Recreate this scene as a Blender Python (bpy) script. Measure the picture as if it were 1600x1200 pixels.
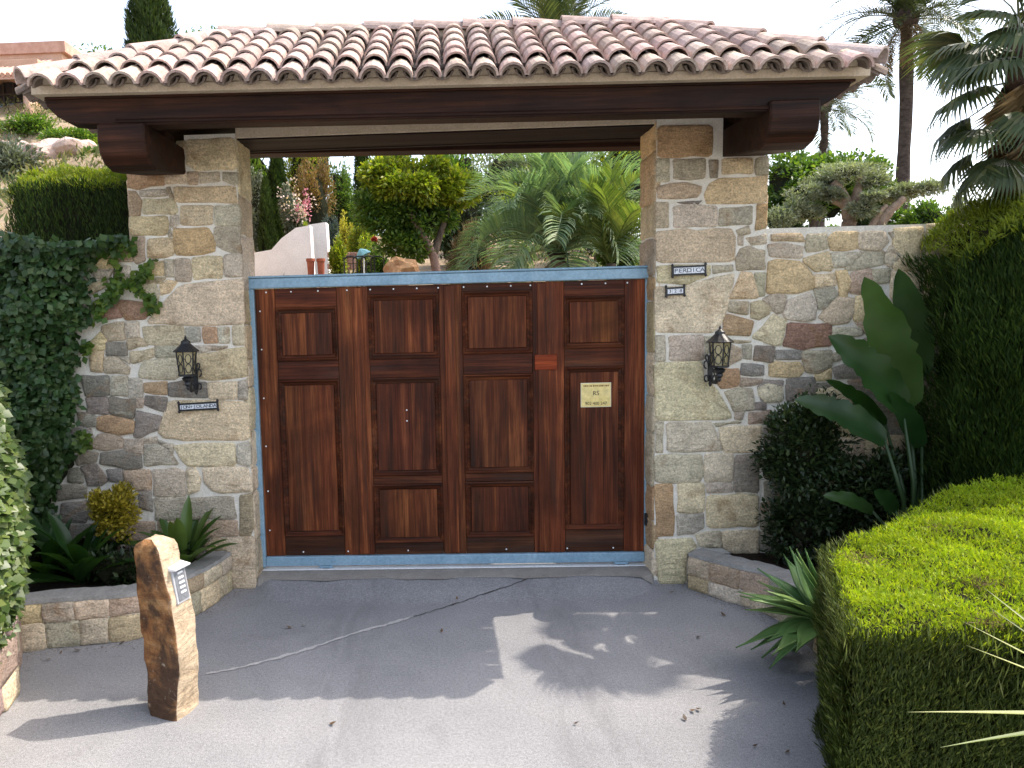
import bpy, bmesh, math, random
import numpy as np
import zlib
from mathutils import Vector, Matrix, Euler

random.seed(7)
rng = np.random.default_rng(7)
for _o in list(bpy.data.objects):
    bpy.data.objects.remove(_o)
SC = bpy.context.scene
COL = SC.collection

# ------------------------------------------------------------------ camera
F, PITCH, YAW, ROLL = 1141.0907, 0.0951, -0.0369, -0.0255
CX, CY = 644.5802, 596.1072
CAM = Vector((-0.078, -5.9752, 2.3084))
_fw = Vector((math.sin(YAW)*math.cos(PITCH), math.cos(YAW)*math.cos(PITCH), -math.sin(PITCH)))
_rt = Vector((math.cos(YAW), -math.sin(YAW), 0))
_up = _rt.cross(_fw)
RT = _rt*math.cos(ROLL) + _up*math.sin(ROLL)
UP = _up*math.cos(ROLL) - _rt*math.sin(ROLL)
FW = _fw
cd = bpy.data.cameras.new('camera')
cam = bpy.data.objects.new('camera', cd)
COL.objects.link(cam)
M = Matrix(((RT.x, UP.x, -FW.x, CAM.x), (RT.y, UP.y, -FW.y, CAM.y), (RT.z, UP.z, -FW.z, CAM.z), (0, 0, 0, 1)))
cam.matrix_world = M
cd.sensor_width = 36
cd.sensor_fit = 'HORIZONTAL'
cd.lens = F/1600*36
cd.shift_x = (800-CX)/1600
cd.shift_y = (CY-600)/1600
cd.clip_start = 0.05
cd.clip_end = 2000
SC.camera = cam

# ------------------------------------------------------------------ sky, sun, exposure
SUN_DIR = Vector((0.70, 0.20, 1.0)).normalized()          # towards the sun
EL = math.asin(SUN_DIR.z)
AZ = math.atan2(SUN_DIR.x, SUN_DIR.y)                       # clockwise from +Y
W = bpy.data.worlds.new('World')
SC.world = W
W.use_nodes = True
nt = W.node_tree
nt.nodes.clear()
sky = nt.nodes.new('ShaderNodeTexSky')
sky.sky_type = 'NISHITA'
sky.sun_disc = False
sky.sun_elevation = EL
sky.sun_rotation = AZ
sky.air_density = 1.0
sky.dust_density = 3.0
sky.ozone_density = 1.0
bg = nt.nodes.new('ShaderNodeBackground')
bg.inputs['Strength'].default_value = 0.15
wo = nt.nodes.new('ShaderNodeOutputWorld')
hs = nt.nodes.new('ShaderNodeHueSaturation')                 # hazy summer sky: paler, milkier blue
hs.inputs['Saturation'].default_value = 0.66
hs.inputs['Value'].default_value = 1.28
nt.links.new(sky.outputs[0], hs.inputs['Color'])
nt.links.new(hs.outputs[0], bg.inputs[0])
nt.links.new(bg.outputs[0], wo.inputs[0])
ld = bpy.data.lights.new('sun', 'SUN')
ld.energy = 2.0
ld.angle = math.radians(0.3)
ld.color = (1.0, 0.91, 0.80)
sun = bpy.data.objects.new('sun', ld)
COL.objects.link(sun)
sun.rotation_euler = (-SUN_DIR).to_track_quat('-Z', 'Y').to_euler()
sun.location = (6, 4, 12)
SC.view_settings.view_transform = 'Standard'
SC.view_settings.look = 'None'
SC.view_settings.gamma = 1
SC.view_settings.use_curve_mapping = False
SC.view_settings.exposure = 1.38
SC.render.engine = 'CYCLES'
SC.cycles.max_bounces = 6
SC.cycles.transparent_max_bounces = 8

# ------------------------------------------------------------------ helpers
def ray(px, py):
    return FW*F + RT*(px-CX) - UP*(py-CY)
def aty(px, py, y):            # point seen at a pixel of the photograph on the plane Y = y
    d = ray(px, py)
    return CAM + d*((y-CAM.y)/d.y)
def atz(px, py, z):
    d = ray(px, py)
    return CAM + d*((z-CAM.z)/d.z)

def mk(name, verts, faces, mat=None, parent=None, smooth=False, recalc=False):
    me = bpy.data.meshes.new(name)
    me.from_pydata([tuple(v) for v in verts], [], faces)
    if recalc:
        bm = bmesh.new(); bm.from_mesh(me)
        bmesh.ops.recalc_face_normals(bm, faces=bm.faces)
        bm.to_mesh(me); bm.free()
    if smooth:
        me.polygons.foreach_set('use_smooth', [True]*len(me.polygons))
    me.update()
    return link(name, me, mat, parent)
def link(name, me, mat=None, parent=None):
    o = bpy.data.objects.new(name, me)
    COL.objects.link(o)
    if mat is not None and len(me.materials) == 0:
        me.materials.append(mat)
    if parent is not None:
        o.parent = parent
    return o
def empty(name, loc=(0, 0, 0)):
    o = bpy.data.objects.new(name, None)
    COL.objects.link(o)
    o.empty_display_size = 0.2
    o.location = loc
    return o
def tag(o, label=None, cat=None, group=None, kind=None):
    if label: o['label'] = label
    if cat: o['category'] = cat
    if group: o['group'] = group
    if kind: o['kind'] = kind
    return o
class MB:
    """collects faces into one mesh"""
    def __init__(s): s.v = []; s.f = []
    def add(s, v, f):
        n = len(s.v); s.v += [tuple(p) for p in v]; s.f += [tuple(i+n for i in q) for q in f]; return s
    def box(s, x0, x1, y0, y1, z0, z1, m=None):
        v = [Vector((x, y, z)) for z in (z0, z1) for y in (y0, y1) for x in (x0, x1)]
        if m is not None: v = [m @ p for p in v]
        return s.add(v, [(0, 2, 3, 1), (4, 5, 7, 6), (0, 1, 5, 4), (2, 6, 7, 3), (0, 4, 6, 2), (1, 3, 7, 5)])
    def tube(s, pts, rad, n=8, cap=True):
        pts = [Vector(p) for p in pts]
        if not hasattr(rad, '__len__'): rad = [rad]*len(pts)
        v = []; f = []
        for i, p in enumerate(pts):
            a = pts[max(i-1, 0)]; b = pts[min(i+1, len(pts)-1)]
            t = (b-a).normalized()
            u = t.cross(Vector((0, 0, 1)))
            if u.length < 0.05: u = t.cross(Vector((0, 1, 0)))
            u.normalize(); w = u.cross(t)
            for k in range(n):
                a2 = 2*math.pi*k/n
                v.append(p+(u*math.cos(a2)+w*math.sin(a2))*rad[i])
        for i in range(len(pts)-1):
            for k in range(n):
                f.append((i*n+k, i*n+(k+1) % n, (i+1)*n+(k+1) % n, (i+1)*n+k))
        if cap:
            f.append(tuple(range(n))[::-1]); f.append(tuple((len(pts)-1)*n+k for k in range(n)))
        return s.add(v, f)
    def lathe(s, c, prof, n=16):
        c = Vector(c); v = []; f = []
        for r, z in prof:
            for k in range(n):
                a = 2*math.pi*k/n
                v.append(c+Vector((r*math.cos(a), r*math.sin(a), z)))
        for i in range(len(prof)-1):
            for k in range(n):
                f.append((i*n+k, i*n+(k+1) % n, (i+1)*n+(k+1) % n, (i+1)*n+k))
        f.append(tuple(range(n))[::-1]); f.append(tuple((len(prof)-1)*n+k for k in range(n)))
        return s.add(v, f)
    def build(s, name, mat=None, parent=None, smooth=False, bevel=0, recalc=True):
        o = mk(name, s.v, s.f, mat, parent, smooth, recalc)
        if bevel:
            bm = bmesh.new(); bm.from_mesh(o.data)
            bmesh.ops.bevel(bm, geom=[e for e in bm.edges if e.is_manifold and e.calc_face_angle(0) > .5], offset=bevel, segments=1, affect='EDGES', clamp_overlap=True)
            bm.to_mesh(o.data); bm.free()
        return o
def box(name, x0, x1, y0, y1, z0, z1, mat, parent=None, bevel=0.004):
    return MB().box(x0, x1, y0, y1, z0, z1).build(name, mat, parent, bevel=bevel)
def prism(name, prof, axis, a, b, mat, parent=None, bevel=0):
    """extrude a 2-D outline; axis 'x': (y,z) outline, 'y': (x,z), 'z': (x,y)"""
    n = len(prof)
    def P(p, t):
        return {'x': (t, p[0], p[1]), 'y': (p[0], t, p[1]), 'z': (p[0], p[1], t)}[axis]
    v = [P(p, a) for p in prof]+[P(p, b) for p in prof]
    f = [tuple(range(n)), tuple(range(n, 2*n))[::-1]]+[(i, (i+1) % n, n+(i+1) % n, n+i) for i in range(n)]
    return MB().add(v, f).build(name, mat, parent, bevel=bevel)

# ------------------------------------------------------------------ materials
class NT:
    def __init__(s, name):
        s.m = bpy.data.materials.new(name); s.m.use_nodes = True
        s.t = s.m.node_tree; s.t.nodes.clear()
        s.out = s.t.nodes.new('ShaderNodeOutputMaterial')
        s.b = s.t.nodes.new('ShaderNodeBsdfPrincipled')
        s.t.links.new(s.b.outputs[0], s.out.inputs[0])
    def n(s, typ, **kw):
        nd = s.t.nodes.new(typ)
        for k, v in kw.items(): setattr(nd, k, v)
        return nd
    def l(s, a, b): s.t.links.new(a, b)
    def coords(s, kind='pos', scale=(1, 1, 1), rot=(0, 0, 0), perobj=False):
        if kind == 'pos': src = s.n('ShaderNodeNewGeometry').outputs['Position']
        else: src = s.n('ShaderNodeTexCoord').outputs['Object']
        if perobj:
            oi = s.n('ShaderNodeObjectInfo'); mu = s.n('ShaderNodeMath', operation='MULTIPLY'); mu.inputs[1].default_value = 37.0
            s.l(oi.outputs['Random'], mu.inputs[0])
            ad = s.n('ShaderNodeVectorMath', operation='ADD'); s.l(src, ad.inputs[0]); s.l(mu.outputs[0], ad.inputs[1]); src = ad.outputs[0]
        mp = s.n('ShaderNodeMapping'); mp.inputs['Scale'].default_value = scale; mp.inputs['Rotation'].default_value = rot
        s.l(src, mp.inputs['Vector'])
        return mp.outputs[0]
    def noise(s, vec, scale, detail=6, rough=0.6, dist=0):
        nd = s.n('ShaderNodeTexNoise'); nd.inputs['Scale'].default_value = scale; nd.inputs['Detail'].default_value = detail
        nd.inputs['Roughness'].default_value = rough; nd.inputs['Distortion'].default_value = dist
        s.l(vec, nd.inputs['Vector'])
        return nd.outputs[0]
    def ramp(s, fac, stops):
        r = s.n('ShaderNodeValToRGB'); e = r.color_ramp.elements
        while len(e) < len(stops): e.new(0.5)
        for i, (p, c) in enumerate(stops):
            e[i].position = p; e[i].color = (c, c, c, 1) if not hasattr(c, '__len__') else (*c, 1)
        s.l(fac, r.inputs[0])
        return r.outputs[0]
    def mix(s, fac, a, b, mode='MIX'):
        m = s.n('ShaderNodeMix', data_type='RGBA', blend_type=mode)
        for i, sock, v in ((0, m.inputs[0], fac), (1, m.inputs[6], a), (2, m.inputs[7], b)):
            if hasattr(v, 'is_linked'): s.l(v, sock)
            elif i == 0: sock.default_value = v
            elif hasattr(v, '__len__'): sock.default_value = (*v, 1)[:4]
            else: sock.default_value = (v, v, v, 1)
        return m.outputs[2]
    def bump(s, h, strength=0.5, dist=0.02, prev=None):
        b = s.n('ShaderNodeBump'); b.inputs['Strength'].default_value = strength; b.inputs['Distance'].default_value = dist
        s.l(h, b.inputs['Height'])
        if prev is not None: s.l(prev, b.inputs['Normal'])
        s.l(b.outputs[0], s.b.inputs['Normal'])
        return b.outputs[0]
    def fin(s, col=None, rough=0.7, spec=0.3, metal=0):
        if col is not None:
            if hasattr(col, 'is_linked'): s.l(col, s.b.inputs['Base Color'])
            else: s.b.inputs['Base Color'].default_value = (*col, 1)
        if hasattr(rough, 'is_linked'): s.l(rough, s.b.inputs['Roughness'])
        else: s.b.inputs['Roughness'].default_value = rough
        s.b.inputs['Specular IOR Level'].default_value = spec
        s.b.inputs['Metallic'].default_value = metal
        return s.m

def m_stone():
    t = NT('sandstone')
    oi = t.n('ShaderNodeObjectInfo')
    v = t.coords('pos', perobj=True)
    v2 = t.coords('pos', scale=(6, 6, 16), rot=(0.1, 0.25, 0), perobj=True)
    big = t.noise(v, 5, 5, .6, .6)
    fine = t.noise(v, 70, 8, .75)
    strat = t.noise(v2, 2.2, 6, .65, .8)
    tone = t.ramp(t.mix(.5, big, strat), [(.28, .55), (.5, 1.0), (.72, 1.42)])
    c = t.mix(1, oi.outputs['Color'], tone, 'MULTIPLY')
    st = t.ramp(t.noise(v, 3.4, 4, .55, 1.2), [(.56, 0), (.72, .55)])
    c = t.mix(st, c, (.30, .17, .075))
    gr = t.ramp(t.noise(v, 9, 6, .7, .3), [(.58, 0), (.72, .28)])
    c = t.mix(gr, c, (.10, .10, .085))
    c = t.mix(1, c, t.ramp(fine, [(.32, .5), (.5, 1), (.68, 1.5)]), 'MULTIPLY')
    b = t.bump(strat, .7, .03)
    t.bump(fine, .55, .008, b)
    return t.fin(c, .88, .2)
def m_simple(name, c1, c2, scale=8, rough=.8, bump=.3, bscale=60, spec=.3, dist=.006, objcol=False, metal=0, detail=7, stretch=(1, 1, 1)):
    t = NT(name)
    v = t.coords('pos', scale=stretch, perobj=objcol)
    n1 = t.noise(v, scale, detail, .65, .3)
    n2 = t.noise(v, bscale, 6, .7)
    c = t.mix(t.ramp(n1, [(.32, 0), (.68, 1)]), c1, c2)
    c = t.mix(1, c, t.ramp(n2, [(.3, .8), (.7, 1.2)]), 'MULTIPLY')
    if objcol:
        c = t.mix(1, c, t.n('ShaderNodeObjectInfo').outputs['Color'], 'MULTIPLY')
    if bump: t.bump(n2, bump, dist)
    return t.fin(c, rough, spec, metal)
def m_wood(name, dark, mid, light, axis, rough=.5, weather=.35, grey=(.10, .075, .06)):
    t = NT(name)
    s1 = [26, 26, 26]; s1[axis] = .9
    s2 = [120, 120, 120]; s2[axis] = 3
    s3 = [5, 5, 5]; s3[axis] = .5
    g1 = t.noise(t.coords('pos', scale=s1, perobj=True), 1, 6, .65, .5)
    g2 = t.noise(t.coords('pos', scale=s2, perobj=True), 1, 4, .6)
    g3 = t.noise(t.coords('pos', scale=s3, perobj=True), 1, 5, .6, .8)
    c = t.ramp(t.mix(.55, g1, g3), [(.34, dark), (.5, mid), (.66, light)])
    c = t.mix(1, c, t.ramp(g2, [(.3, .55), (.55, 1.0), (.75, 1.35)]), 'MULTIPLY')
    c = t.mix(1, c, t.ramp(t.noise(t.coords('pos'), 1.6, 4, .6, .6), [(.3, .62), (.5, .95), (.7, 1.3)]), 'MULTIPLY')
    w = t.ramp(t.noise(t.coords('pos', scale=s3, perobj=True), 1.7, 6, .7, .4), [(.5, 0), (.72, weather)])
    c = t.mix(w, c, grey)
    c = t.mix(1, c, t.n('ShaderNodeObjectInfo').outputs['Color'], 'MULTIPLY')
    b = t.bump(g1, .35, .006)
    t.bump(g2, .5, .003, b)
    return t.fin(c, t.ramp(g3, [(.3, rough+.02), (.7, rough+.25)]), .18)
def m_leaf(name, c1, c2, c3=None, trans=.35, rough=.5, spec=.35, tcol=None):
    """foliage: each leaf its own tone, light shines through"""
    t = NT(name)
    r = t.n('ShaderNodeNewGeometry').outputs['Random Per Island']
    oi = t.n('ShaderNodeObjectInfo').outputs['Random']
    ad = t.n('ShaderNodeMath', operation='ADD'); t.l(r, ad.inputs[0]); t.l(oi, ad.inputs[1])
    fr = t.n('ShaderNodeMath', operation='FRACT'); t.l(ad.outputs[0], fr.inputs[0])
    c = t.ramp(fr.outputs[0], [(0, c1), (.55, c2), (1, c3 or c2)])
    n = t.noise(t.coords('pos'), 2.2, 3)
    c = t.mix(1, c, t.ramp(n, [(.3, .72), (.7, 1.25)]), 'MULTIPLY')
    t.fin(c, rough, spec)
    tr = t.n('ShaderNodeBsdfTranslucent')
    tc = t.mix(1, c, tcol or (1.25, 1.35, .55), 'MULTIPLY')
    t.l(tc, tr.inputs['Color'])
    mx = t.n('ShaderNodeMixShader'); mx.inputs[0].default_value = trans
    t.l(t.b.outputs[0], mx.inputs[1]); t.l(tr.outputs[0], mx.inputs[2]); t.l(mx.outputs[0], t.out.inputs[0])
    return t.m
def m_plain(name, col, rough=.6, spec=.4, metal=0):
    return NT(name).fin(col, rough, spec, metal)

STONE = m_stone()
MORTAR = m_simple('lime_mortar', (.66, .61, .51), (.80, .75, .66), 14, .95, .5, 90, .1)
PLASTER = m_simple('beige_plaster', (.48, .39, .28), (.60, .50, .38), 5, .95, .35, 70, .1)
def m_tile():
    t = NT('clay_tile')
    v = t.coords('pos', perobj=True); w = t.coords('pos')
    a = t.noise(v, 7, 6, .65, .4); b = t.noise(v, 70, 6, .7)
    c = t.mix(t.ramp(a, [(.32, 0), (.68, 1)]), (.72, .66, .62), (1.05, 1.02, 1.0))
    c = t.mix(1, c, t.n('ShaderNodeObjectInfo').outputs['Color'], 'MULTIPLY')
    li = t.ramp(t.noise(w, 2.3, 6, .7, .4), [(.52, 0), (.7, .6)])
    c = t.mix(li, c, (.13, .105, .09))
    sp = t.ramp(t.noise(w, 22, 5, .7, .3), [(.56, 0), (.66, .55)])
    c = t.mix(sp, c, (.20, .17, .14))
    c = t.mix(1, c, t.ramp(b, [(.3, .75), (.7, 1.22)]), 'MULTIPLY')
    t.bump(b, .45, .005)
    return t.fin(c, .9, .15)
TILE = m_tile()
BEAM = m_wood('dark_oiled_beam', (.007, .003, .002), (.027, .010, .005), (.068, .025, .012), 0, .5, .2, (.03, .022, .02))
GATE_V = m_wood('weathered_mahogany_upright', (.020, .006, .002), (.122, .031, .011), (.33, .108, .038), 2, .5, .55, (.040, .024, .016))
GATE_H = m_wood('weathered_mahogany_level', (.018, .005, .002), (.092, .023, .008), (.22, .068, .024), 0, .5, .65, (.055, .036, .026))
STEEL = m_simple('blue_grey_paint', (.19, .32, .42), (.29, .43, .53), 5, .4, .15, 40, .5, .003)
GALV = m_simple('galvanised_steel', (.74, .74, .74), (.86, .86, .86), 8, .35, .1, 60, .5, .002)
IRON = m_simple('black_iron', (.010, .010, .011), (.022, .022, .024), 20, .45, .3, 90, .5, .003)
DARK = m_plain('dark_void', (.008, .008, .007), .95, .05)
SOIL = m_simple('dark_soil', (.020, .014, .010), (.05, .035, .025), 9, .95, .9, 40, .1, .03)
WHITE_WALL = m_simple('whitewash', (.72, .68, .66), (.84, .80, .78), 2, .9, .3, 30, .1)
BARK = m_simple('grey_bark', (.07, .05, .035), (.17, .13, .10), 9, .9, .9, 40, .1, .02, stretch=(1, 1, .3))

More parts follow.
